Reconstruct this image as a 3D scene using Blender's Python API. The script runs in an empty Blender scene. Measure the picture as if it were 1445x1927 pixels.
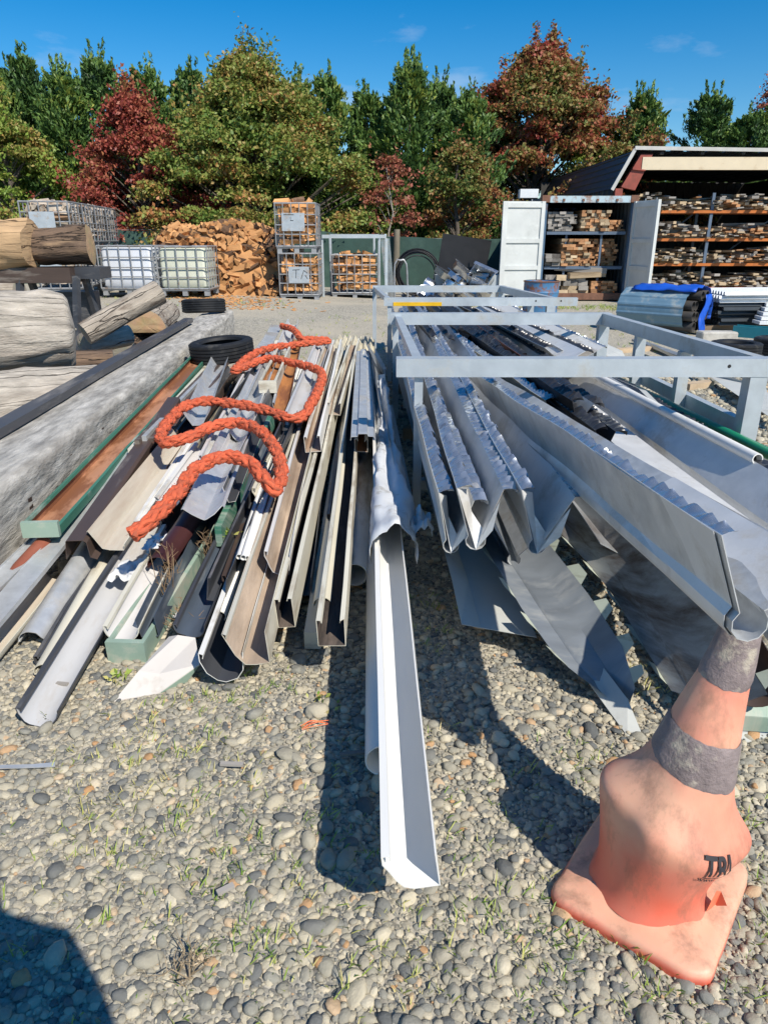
import bpy, bmesh, math, random
import numpy as np
from mathutils import Vector, Matrix, noise
random.seed(7); rng = np.random.default_rng(7)
R = math.radians
scn = bpy.context.scene
COL = scn.collection
# ------------------------------------------------------------------ camera, sky, sun, exposure
F, CX, CY, PITCH, CAMH = 1340.0, 722.5, 963.5, R(21.0), 1.5
cam = bpy.data.cameras.new('camera'); camo = bpy.data.objects.new('camera', cam); COL.objects.link(camo)
camo.location = (0, 0, CAMH); camo.rotation_euler = (R(90) - PITCH, 0, 0)
cam.sensor_fit = 'VERTICAL'; cam.sensor_height = 36.0; cam.lens = F / 1927 * 36.0
cam.clip_start = 0.02; cam.clip_end = 2000
scn.camera = camo
SUN_EL, SUN_AZ = R(45.0), (0.58, -0.81)
w = bpy.data.worlds.new('World'); scn.world = w; w.use_nodes = True
nt = w.node_tree; nt.nodes.clear()
sky = nt.nodes.new('ShaderNodeTexSky'); sky.sky_type = 'NISHITA'; sky.sun_disc = False
sky.sun_elevation = SUN_EL; sky.sun_rotation = math.atan2(SUN_AZ[0], SUN_AZ[1])
sky.air_density = 1.0; sky.dust_density = 0.05; sky.ozone_density = 4.0; sky.altitude = 0
bg = nt.nodes.new('ShaderNodeBackground'); bg.inputs[1].default_value = 0.105
wo = nt.nodes.new('ShaderNodeOutputWorld')
# thin high cloud, scattered all over the sky
tc = nt.nodes.new('ShaderNodeTexCoord'); mp = nt.nodes.new('ShaderNodeMapping')
mp.inputs['Scale'].default_value = (1.5, 1.5, 4.5); mp.inputs['Location'].default_value = (0.37, 0.1, 0.22)
n1 = nt.nodes.new('ShaderNodeTexNoise'); n1.inputs['Scale'].default_value = 2.6; n1.inputs['Detail'].default_value = 7
n1.inputs['Roughness'].default_value = 0.55
cr = nt.nodes.new('ShaderNodeValToRGB'); cr.color_ramp.elements[0].position = 0.565; cr.color_ramp.elements[1].position = 0.85
cr.color_ramp.elements[1].color = (0.75, 0.75, 0.75, 1)
hs = nt.nodes.new('ShaderNodeHueSaturation'); hs.inputs['Saturation'].default_value = 1.48; hs.inputs['Value'].default_value = 1.02
mx = nt.nodes.new('ShaderNodeMixRGB'); mx.inputs[2].default_value = (6.5, 7.0, 7.8, 1)
L = nt.links.new
L(tc.outputs['Generated'], mp.inputs['Vector']); L(mp.outputs[0], n1.inputs['Vector']); L(n1.outputs[0], cr.inputs[0])
L(sky.outputs[0], hs.inputs['Color']); L(hs.outputs[0], mx.inputs[1]); L(cr.outputs[0], mx.inputs[0])
L(mx.outputs[0], bg.inputs[0]); L(bg.outputs[0], wo.inputs[0])
sl = bpy.data.lights.new('sun', 'SUN'); sl.energy = 5.0; sl.angle = R(0.53); sl.color = (1.0, 0.935, 0.83)
so = bpy.data.objects.new('sun', sl); COL.objects.link(so)
sd = Vector((-SUN_AZ[0] * math.cos(SUN_EL), -SUN_AZ[1] * math.cos(SUN_EL), -math.sin(SUN_EL)))
so.rotation_euler = sd.to_track_quat('-Z', 'Y').to_euler(); so.location = (5, -8, 12)
scn.view_settings.view_transform = 'Standard'; scn.view_settings.look = 'None'
scn.view_settings.exposure = 0.18; scn.view_settings.gamma = 1.0; scn.view_settings.use_curve_mapping = False

# ------------------------------------------------------------------ measuring: photo pixel + known height -> place on the site
CP, SP = math.cos(PITCH), math.sin(PITCH)
def ray(u, v):
    a = (u - CX) / F; b = -(v - CY) / F
    return Vector((a, CP + b * SP, -SP + b * CP))
def at(u, v, z=0.0):
    d = ray(u, v); return Vector((0, 0, CAMH)) + d * ((z - CAMH) / d.z)
def atY(u, v, Y):
    d = ray(u, v); return Vector((0, 0, CAMH)) + d * (Y / d.y)
def sstep(a, b, x):
    t = min(1, max(0, (x - a) / (b - a))); return t * t * (3 - 2 * t)
def gz(x, y):
    z = 0.26 * sstep(10, 16.5, y) * sstep(3, -5, x)
    z += 0.012 * noise.noise(Vector((x * .7, y * .7, 0))) * (1 if y > 0.3 else .3)
    return z

# ------------------------------------------------------------------ materials
MATS = {}
def mat(name, col, rough=.6, metal=0., var=.15, scale=6., dirt=None, damt=.35, dscale=2.5, bump=0., bscale=50.,
        stretch=(1, 1, 1), coord='Object', objvar=0., spec=.4, trans=0., detail=5., dsharp=.12, cracks=None):
    m = bpy.data.materials.new(name); m.use_nodes = True; MATS[name] = m
    t = m.node_tree; N = t.nodes.new; L = t.links.new
    p = t.nodes['Principled BSDF']; p.inputs['Roughness'].default_value = rough; p.inputs['Metallic'].default_value = metal
    p.inputs['Specular IOR Level'].default_value = spec
    c = N('ShaderNodeTexCoord'); mpn = N('ShaderNodeMapping'); mpn.inputs['Scale'].default_value = stretch
    L(c.outputs[coord], mpn.inputs[0])
    oi = N('ShaderNodeObjectInfo')
    ad = N('ShaderNodeVectorMath'); ad.operation = 'ADD'; L(mpn.outputs[0], ad.inputs[0])
    sc = N('ShaderNodeMath'); sc.operation = 'MULTIPLY'; sc.inputs[1].default_value = 37.; L(oi.outputs['Random'], sc.inputs[0]); L(sc.outputs[0], ad.inputs[1])
    vec = ad.outputs[0]
    n = N('ShaderNodeTexNoise'); n.inputs['Scale'].default_value = scale; n.inputs['Detail'].default_value = detail; n.inputs['Roughness'].default_value = .6
    L(vec, n.inputs['Vector'])
    r = N('ShaderNodeValToRGB'); r.color_ramp.elements[0].position = .3; r.color_ramp.elements[1].position = .7
    a = [max(0, x * (1 - var)) for x in col]; b = [min(1, x * (1 + var)) for x in col]
    r.color_ramp.elements[0].color = (*a, 1); r.color_ramp.elements[1].color = (*b, 1)
    L(n.outputs[0], r.inputs[0]); out = r.outputs[0]
    if dirt:
        n2 = N('ShaderNodeTexNoise'); n2.inputs['Scale'].default_value = dscale; n2.inputs['Detail'].default_value = 8; n2.inputs['Roughness'].default_value = .68
        L(vec, n2.inputs['Vector'])
        r2 = N('ShaderNodeValToRGB'); th = .62 - .3 * damt
        r2.color_ramp.elements[0].position = th; r2.color_ramp.elements[1].position = min(1, th + dsharp)
        L(n2.outputs[0], r2.inputs[0])
        mxn = N('ShaderNodeMixRGB'); mxn.inputs[2].default_value = (*dirt, 1); L(r2.outputs[0], mxn.inputs[0]); L(out, mxn.inputs[1]); out = mxn.outputs[0]
        if metal > 0:
            mm = N('ShaderNodeMath'); mm.operation = 'MULTIPLY_ADD'; mm.inputs[1].default_value = -metal * .8; mm.inputs[2].default_value = metal
            L(r2.outputs[0], mm.inputs[0]); L(mm.outputs[0], p.inputs['Metallic'])
    ck = None
    if cracks:
        wn = N('ShaderNodeTexNoise'); wn.inputs['Scale'].default_value = cracks[0] * .6; wn.inputs['Detail'].default_value = 4; L(vec, wn.inputs['Vector'])
        wa = N('ShaderNodeMixRGB'); wa.inputs[0].default_value = .10; mq = N('ShaderNodeMapping'); mq.inputs['Scale'].default_value = (cracks[3] if len(cracks) > 3 else .22, 1, 1); L(vec, mq.inputs[0]); L(mq.outputs[0], wa.inputs[1]); L(wn.outputs[1], wa.inputs[2])
        vo = N('ShaderNodeTexVoronoi'); vo.feature = 'DISTANCE_TO_EDGE'; vo.inputs['Scale'].default_value = cracks[0]; L(wa.outputs[0], vo.inputs['Vector'])
        ck = N('ShaderNodeValToRGB'); ck.color_ramp.elements[0].position = 0; ck.color_ramp.elements[1].position = cracks[1]; L(vo.outputs['Distance'], ck.inputs[0])
        mc = N('ShaderNodeMixRGB'); mc.inputs[1].default_value = (*cracks[2], 1); L(ck.outputs[0], mc.inputs[0]); L(out, mc.inputs[2]); out = mc.outputs[0]
    if objvar:
        h = N('ShaderNodeHueSaturation'); ma = N('ShaderNodeMapRange'); ma.inputs[3].default_value = 1 - objvar; ma.inputs[4].default_value = 1 + objvar
        L(oi.outputs['Random'], ma.inputs[0]); L(ma.outputs[0], h.inputs['Value']); L(out, h.inputs['Color']); out = h.outputs[0]
    L(out, p.inputs['Base Color'])
    rr = N('ShaderNodeMapRange'); rr.inputs[3].default_value = max(.05, rough - .12); rr.inputs[4].default_value = min(1, rough + .12)
    L(n.outputs[0], rr.inputs[0]); L(rr.outputs[0], p.inputs['Roughness'])
    if bump:
        n3 = N('ShaderNodeTexNoise'); n3.inputs['Scale'].default_value = bscale; n3.inputs['Detail'].default_value = 6; n3.inputs['Roughness'].default_value = .65
        L(vec, n3.inputs['Vector'])
        bn = N('ShaderNodeBump'); bn.inputs['Strength'].default_value = min(1, bump); bn.inputs['Distance'].default_value = .02 * max(1, bump)
        L(n3.outputs[0], bn.inputs['Height']); L(bn.outputs[0], p.inputs['Normal'])
        if ck:
            b5 = N('ShaderNodeBump'); b5.inputs['Strength'].default_value = .9; b5.inputs['Distance'].default_value = .03; L(ck.outputs[0], b5.inputs['Height']); L(bn.outputs[0], b5.inputs['Normal']); L(b5.outputs[0], p.inputs['Normal'])
    if trans:
        p.inputs['Transmission Weight'].default_value = 0
        tr = N('ShaderNodeBsdfTranslucent'); L(out, tr.inputs[0]); ms = N('ShaderNodeMixShader'); ms.inputs[0].default_value = trans
        o = t.nodes['Material Output']; L(p.outputs[0], ms.inputs[1]); L(tr.outputs[0], ms.inputs[2]); L(ms.outputs[0], o.inputs[0])
    return m

def leafmat(name, cols, pale=.25, nscale=.6):
    m = bpy.data.materials.new(name); m.use_nodes = True; MATS[name] = m
    t = m.node_tree; N = t.nodes.new; L = t.links.new; p = t.nodes['Principled BSDF']
    p.inputs['Roughness'].default_value = .5; p.inputs['Specular IOR Level'].default_value = .35
    g = N('ShaderNodeNewGeometry'); c = N('ShaderNodeTexCoord')
    n = N('ShaderNodeTexNoise'); n.inputs['Scale'].default_value = nscale; n.inputs['Detail'].default_value = 3; L(c.outputs['Object'], n.inputs['Vector'])
    a = N('ShaderNodeMath'); a.operation = 'MULTIPLY_ADD'; a.inputs[1].default_value = .55; L(g.outputs['Random Per Island'], a.inputs[0])
    b = N('ShaderNodeMath'); b.operation = 'MULTIPLY_ADD'; b.inputs[1].default_value = 1.7; b.inputs[2].default_value = -.62; L(n.outputs[0], b.inputs[0]); L(b.outputs[0], a.inputs[2])
    r = N('ShaderNodeValToRGB'); e = r.color_ramp.elements
    while len(e) < len(cols): e.new(.5)
    for i, cc in enumerate(cols): e[i].position = i / (len(cols) - 1); e[i].color = (*[min(.8, x * 2.1) for x in cc], 1)
    L(a.outputs[0], r.inputs[0]); L(r.outputs[0], p.inputs['Base Color'])
    tr = N('ShaderNodeBsdfTranslucent'); L(r.outputs[0], tr.inputs[0]); ms = N('ShaderNodeMixShader'); ms.inputs[0].default_value = pale
    o = t.nodes['Material Output']; L(p.outputs[0], ms.inputs[1]); L(tr.outputs[0], ms.inputs[2]); L(ms.outputs[0], o.inputs[0])
    return m

def ringmat(name, c1, c2, k=60):
    m = bpy.data.materials.new(name); m.use_nodes = True; MATS[name] = m
    t = m.node_tree; N = t.nodes.new; L = t.links.new; p = t.nodes['Principled BSDF']; p.inputs['Roughness'].default_value = .8
    c = N('ShaderNodeTexCoord'); wv = N('ShaderNodeTexWave'); wv.wave_type = 'RINGS'; wv.rings_direction = 'Z'
    wv.inputs['Scale'].default_value = k; wv.inputs['Distortion'].default_value = 3; wv.inputs['Detail'].default_value = 3
    L(c.outputs['UV'], wv.inputs['Vector']); r = N('ShaderNodeValToRGB'); r.color_ramp.elements[0].color = (*c1, 1); r.color_ramp.elements[1].color = (*c2, 1)
    L(wv.outputs[0], r.inputs[0]); n = N('ShaderNodeTexNoise'); n.inputs['Scale'].default_value = 9; L(c.outputs['UV'], n.inputs['Vector'])
    mx_ = N('ShaderNodeMixRGB'); mx_.blend_type = 'MULTIPLY'; mx_.inputs[0].default_value = .6; L(r.outputs[0], mx_.inputs[1]); L(n.outputs[1], mx_.inputs[2])
    mx2 = N('ShaderNodeMixRGB'); mx2.inputs[0].default_value = .6; L(r.outputs[0], mx2.inputs[1]); L(mx_.outputs[0], mx2.inputs[2]); L(mx2.outputs[0], p.inputs['Base Color'])
    return m

UVS = dict(coord='UV')
LONG = (.18, 1, 1)     # stretch along the length of swept pieces
mat('galv', (.60, .615, .62), .40, .5, .13, 14, dirt=(.42, .41, .39), damt=.3, dscale=4, bump=.16, bscale=7, **UVS)
mat('galv_dull', (.52, .535, .54), .46, .4, .16, 18, dirt=(.33, .31, .28), damt=.36, dscale=3, bump=.16, bscale=8, **UVS)
mat('galv_frame', (.50, .55, .58), .48, .4, .10, 7, dirt=(.40, .40, .37), damt=.25, dscale=3.5, bump=.05, bscale=40)
mat('galv_grimy', (.33, .34, .34), .6, .35, .2, 6, dirt=(.10, .075, .06), damt=.62, dscale=5, bump=.08, bscale=40, stretch=(.4, 1, 1), dsharp=.2, **UVS)
mat('zinc_light', (.68, .685, .68), .40, .25, .08, 8, dirt=(.50, .48, .44), damt=.28, dscale=3, bump=.14, bscale=7, **UVS)
mat('edge_metal', (.60, .63, .66), .28, .85, .1, 20, dirt=(.35, .34, .33), damt=.2, dscale=8, **UVS)
mat('edge_black', (.022, .024, .03), .3, .0, .3, 20, spec=.6, **UVS)
mat('black_sheet', (.02, .02, .024), .5, 0, .25, 9, **UVS)
mat('pvc_white', (.80, .79, .75), .36, 0, .04, 5, dirt=(.50, .45, .36), damt=.12, dscale=3, bump=.01, stretch=(.4, 1, 1), **UVS)
mat('paint_white', (.74, .73, .69), .45, 0, .06, 5, dirt=(.42, .37, .29), damt=.3, dscale=4, stretch=(.3, 1, 1), **UVS)
mat('cream', (.62, .59, .49), .45, 0, .08, 6, dirt=(.33, .27, .19), damt=.34, dscale=5, stretch=(.25, 1, 1), **UVS)
mat('cream_rust', (.55, .50, .41), .6, 0, .12, 6, dirt=(.30, .17, .10), damt=.62, dscale=3.2, stretch=(.12, 1, 1), dsharp=.3, bump=.05, **UVS)
mat('silt', (.42, .33, .25), .85, 0, .3, 9, dirt=(.24, .17, .125), damt=.5, dscale=6, stretch=(.25, 1, 1), dsharp=.3, bump=.3, bscale=30, **UVS)
mat('silt_dark', (.055, .045, .04), .75, 0, .4, 10, dirt=(.14, .11, .09), damt=.4, dscale=8, stretch=(.2, 1, 1), bump=.4, bscale=40, **UVS)
mat('grey_paint', (.50, .50, .50), .4, 0, .05, 5, dirt=(.42, .39, .35), damt=.25, dscale=3, stretch=(.3, 1, 1), **UVS)
mat('pale_grey', (.62, .60, .58), .42, 0, .05, 5, dirt=(.48, .43, .37), damt=.25, dscale=3, stretch=(.3, 1, 1), **UVS)
mat('charcoal', (.055, .058, .066), .42, 0, .2, 9, dirt=(.17, .165, .16), damt=.28, dscale=6, stretch=(.2, 1, 1), **UVS)
mat('slate_blue', (.075, .095, .125), .36, .1, .2, 9, dirt=(.20, .22, .24), damt=.25, dscale=7, stretch=(.2, 1, 1), **UVS)
mat('brown_paint', (.075, .052, .042), .42, 0, .2, 9, dirt=(.20, .17, .145), damt=.22, dscale=8, stretch=(.15, 1, 1), **UVS)
mat('bronze', (.10, .075, .06), .5, 0, .25, 9, dirt=(.30, .27, .23), damt=.3, dscale=7, stretch=(.15, 1, 1), **UVS)
mat('maroon', (.055, .02, .02), .35, 0, .2, 9, **UVS)
mat('red_oxide', (.24, .075, .045), .55, 0, .15, 7, dirt=(.15, .06, .04), damt=.3, dscale=5, **UVS)
mat('green_paint', (.05, .17, .115), .45, 0, .12, 6, dirt=(.30, .37, .31), damt=.3, dscale=8, stretch=(.25, 1, 1), **UVS)
mat('green_pale', (.27, .37, .30), .5, 0, .12, 6, dirt=(.42, .44, .36), damt=.35, dscale=6, **UVS)
mat('copper', (.50, .25, .14), .5, .1, .16, 5, dirt=(.25, .105, .05), damt=.42, dscale=2.2, stretch=(.35, 1, 1), dsharp=.06, **UVS)
mat('rust', (.40, .17, .055), .75, 0, .25, 8, dirt=(.22, .085, .035), damt=.45, dscale=5, stretch=(.2, 1, 1), bump=.1, **UVS)
mat('green_pipe', (.012, .22, .10), .35, 0, .06, 5, **UVS)
mat('sheet_blue', (.25, .275, .30), .42, .35, .14, 6, dirt=(.30, .31, .31), damt=.25, dscale=4, **UVS)
mat('sheet_pale', (.52, .53, .50), .5, 0, .06, 5, dirt=(.40, .40, .36), damt=.25, dscale=4, **UVS)
mat('sheet_cream', (.62, .58, .53), .45, 0, .06, 5, dirt=(.45, .40, .34), damt=.2, dscale=4, **UVS)
mat('torn_green', (.45, .49, .40), .5, 0, .1, 8, dirt=(.28, .28, .2), damt=.25, dscale=12, **UVS)
mat('fibreglass', (.60, .55, .42), .55, 0, .1, 8, dirt=(.35, .31, .22), damt=.35, dscale=5, **UVS)
mat('wrap', (.68, .70, .72), .5, 0, .06, 4, dirt=(.36, .34, .30), damt=.22, dscale=5, bump=.12, bscale=14, trans=.1, **UVS)
mat('white_bag', (.78, .78, .76), .5, 0, .05, 6, bump=.2, bscale=25, trans=.1, **UVS)
mat('rope_fibre', (.64, .125, .055), .85, 0, .25, 40, dirt=(.38, .095, .05), damt=.42, dscale=22, bump=.5, bscale=160, stretch=(.3, 1, 1), objvar=.06, **UVS)
mat('rope_fuzz', (.68, .13, .045), .9, 0, .2, 30)
mat('tyre', (.014, .015, .017), .62, 0, .3, 9, dirt=(.06, .058, .052), damt=.25, dscale=6, bump=.06, bscale=60)
mat('beam_wood', (.42, .40, .36), .9, 0, .45, 16, dirt=(.20, .18, .155), damt=.45, dscale=6, bump=1., bscale=22, stretch=(.3, 1, 1), dsharp=.3, **UVS)
mat('drift_log', (.43, .385, .325), .85, 0, .38, 14, dirt=(.25, .20, .155), damt=.5, dscale=3.2, bump=1.3, bscale=26, stretch=(.3, 1, 1), dsharp=.25, cracks=(6, .010, (.17, .14, .115), .16), **UVS)
mat('bark', (.15, .10, .068), .95, 0, .45, 11, dirt=(.36, .24, .14), damt=.35, dscale=7, bump=1.6, bscale=18, stretch=(.18, 1, 1), dsharp=.2, cracks=(18, .05, (.06, .042, .03), .16), **UVS)
mat('bark_pale', (.36, .31, .25), .95, 0, .35, 9, dirt=(.13, .095, .07), damt=.45, dscale=6, bump=1.5, bscale=16, stretch=(.3, 1, 1), cracks=(10, .03, (.12, .095, .075)), **UVS)
ringmat('end_grain', (.42, .27, .14), (.58, .40, .23), 30)
ringmat('end_grain_grey', (.33, .29, .24), (.50, .43, .34), 34)
mat('log_fresh', (.50, .33, .18), .85, 0, .22, 6, dirt=(.24, .14, .075), damt=.42, dscale=3, bump=1.2, bscale=12, stretch=(.2, 1, 1), dsharp=.2, cracks=(7, .014, (.16, .09, .05), .12), **UVS)
mat('fire_wood', (.60, .31, .125), .85, 0, .16, 7, dirt=(.40, .17, .06), damt=.3, dscale=4, bump=.2, bscale=40, stretch=(.3, 1, 1), objvar=.28)
mat('fire_bark', (.13, .075, .045), .95, 0, .3, 12, bump=.5, bscale=30, objvar=.3)
mat('fire_grey', (.42, .36, .29), .9, 0, .22, 8, dirt=(.24, .15, .09), damt=.4, dscale=4, bump=.3, bscale=40, stretch=(.3, 1, 1), objvar=.35)
mat('board_orange', (.42, .22, .105), .85, 0, .2, 6, dirt=(.22, .12, .06), damt=.35, dscale=4, stretch=(.15, 1, 1), objvar=.35)
mat('board_grey', (.27, .25, .225), .9, 0, .22, 6, dirt=(.13, .115, .10), damt=.35, dscale=4, stretch=(.15, 1, 1), objvar=.4)
mat('board_tan', (.44, .34, .22), .9, 0, .2, 6, dirt=(.26, .19, .12), damt=.35, dscale=4, stretch=(.15, 1, 1), objvar=.4)
mat('bearer_wood', (.22, .16, .105), .9, 0, .25, 6, stretch=(.15, 1, 1))
mat('steel_cage', (.36, .37, .38), .45, .5, .15, 10, dirt=(.22, .15, .10), damt=.2, dscale=6)
mat('tank_white', (.72, .75, .80), .35, 0, .03, 3, dirt=(.6, .62, .62), damt=.2, trans=.25)
mat('tank_cream', (.66, .68, .56), .35, 0, .03, 3, dirt=(.56, .55, .42), damt=.2, trans=.25)
mat('plate_steel', (.48, .52, .55), .42, .4, .1, 6, dirt=(.35, .28, .22), damt=.25, dscale=7)
mat('paint_black', (.02, .02, .02), .6)
mat('pallet_grey', (.30, .31, .32), .6, .2, .15, 6)
mat('shade_cloth', (.035, .075, .062), .85, 0, .18, 3, dirt=(.055, .105, .085), damt=.35, dscale=1.2, bump=.12, bscale=12)
mat('fence_post', (.20, .175, .13), .95, 0, .25, 7, stretch=(1, 1, .2))
mat('cont_blue', (.085, .15, .235), .5, .1, .15, 3, dirt=(.16, .10, .07), damt=.2, dscale=2.5)
mat('cont_white', (.60, .62, .60), .5, 0, .08, 2, dirt=(.44, .46, .44), damt=.4, dscale=2.2, dsharp=.3)
mat('cont_header', (.42, .53, .58), .5, 0, .1, 4, dirt=(.27, .13, .075), damt=.42, dscale=3.5)
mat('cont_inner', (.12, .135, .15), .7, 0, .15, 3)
mat('rust_cast', (.17, .085, .055), .8, 0, .3, 8)
mat('roof_steel', (.045, .058, .075), .42, .3, .12, 2)
mat('trim_pale', (.50, .49, .46), .5, 0, .1, 4)
mat('fascia_cream', (.66, .56, .40), .6, 0, .05, 3, dirt=(.50, .38, .24), damt=.15)
mat('red_steel', (.28, .065, .045), .55, 0, .15, 4, dirt=(.20, .06, .04), damt=.3)
mat('rack_orange', (.48, .145, .03), .5, 0, .12, 4, dirt=(.24, .09, .03), damt=.25)
mat('rack_blue', (.10, .14, .20), .5, 0, .15, 4)
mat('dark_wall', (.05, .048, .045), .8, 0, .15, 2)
mat('drum_blue', (.06, .19, .36), .5, 0, .1, 5, dirt=(.22, .09, .045), damt=.46, dscale=6)
mat('tarp_blue', (.012, .085, .48), .42, 0, .12, 4, bump=.15, bscale=10)
mat('roofing_blue', (.17, .29, .38), .42, .25, .12, 4, dirt=(.34, .38, .38), damt=.3, dscale=4)
mat('pipe_dark', (.07, .065, .06), .6, 0, .2, 6)
mat('pipe_black', (.018, .018, .02), .45)
mat('stainless', (.55, .56, .57), .24, .95, .08, 6, dirt=(.25, .24, .22), damt=.2)
mat('roof_dark', (.035, .045, .055), .5, .2, .15, 5)
mat('roof_white', (.70, .72, .73), .4, 0, .06, 5)
mat('teal', (.02, .20, .25), .4, 0, .1, 5)
mat('concrete', (.50, .48, .43), .9, 0, .12, 7, dirt=(.35, .33, .29), damt=.35, bump=.3)
mat('timber_pale', (.47, .36, .24), .9, 0, .2, 7, stretch=(.2, 1, 1))
mat('yellow_paint', (.72, .42, .01), .5)
mat('cone_skin', (.78, .19, .10), .55, 0, .08, 5, dirt=(.80, .46, .28), damt=.3, dscale=3, dsharp=.3)
mat('tape_grey', (.235, .19, .185), .6, 0, .25, 14, dirt=(.42, .37, .30), damt=.3, dscale=16, bump=.5, bscale=60)
mat('print_black', (.03, .026, .03), .6)
mat('cloth_dark', (.03, .035, .05), .9)
mat('skin', (.5, .3, .22), .5)
mat('weed_dry', (.28, .19, .11), .9, 0, .3, 9)
mat('weed_green', (.09, .17, .025), .6, 0, .25, 9, trans=.25)
mat('trunk', (.12, .10, .08), .95, 0, .3, 6, bump=.5, bscale=20)
mat('trunk_pale', (.36, .33, .29), .9, 0, .2, 6)
mat('sand_stone', (.42, .38, .29), .9, 0, .1, 8, bump=.3)
mat('orange_twine', (.75, .17, .06), .8)
leafmat('leaf_green', [(.045, .08, .012), (.085, .135, .02), (.12, .165, .03), (.15, .13, .035), (.21, .12, .04)])
leafmat('leaf_greenbrown', [(.025, .055, .012), (.06, .10, .018), (.115, .14, .03), (.16, .125, .035), (.24, .10, .04)])
leafmat('leaf_red', [(.06, .016, .012), (.12, .022, .018), (.17, .04, .028), (.21, .075, .04), (.12, .105, .03)])
leafmat('leaf_mixed', [(.05, .085, .018), (.09, .105, .026), (.14, .09, .03), (.17, .05, .026), (.16, .022, .02)], nscale=.4)
leafmat('leaf_sparse', [(.09, .08, .025), (.14, .05, .03), (.18, .055, .038), (.2, .09, .05), (.13, .12, .03)])
leafmat('conifer', [(.014, .03, .012), (.026, .055, .016), (.045, .088, .022), (.075, .12, .026), (.14, .15, .025)], pale=.2, nscale=.8)
leafmat('grass', [(.05, .10, .012), (.10, .17, .025), (.17, .21, .045), (.30, .27, .10), (.36, .30, .16)], nscale=1.5)

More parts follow.
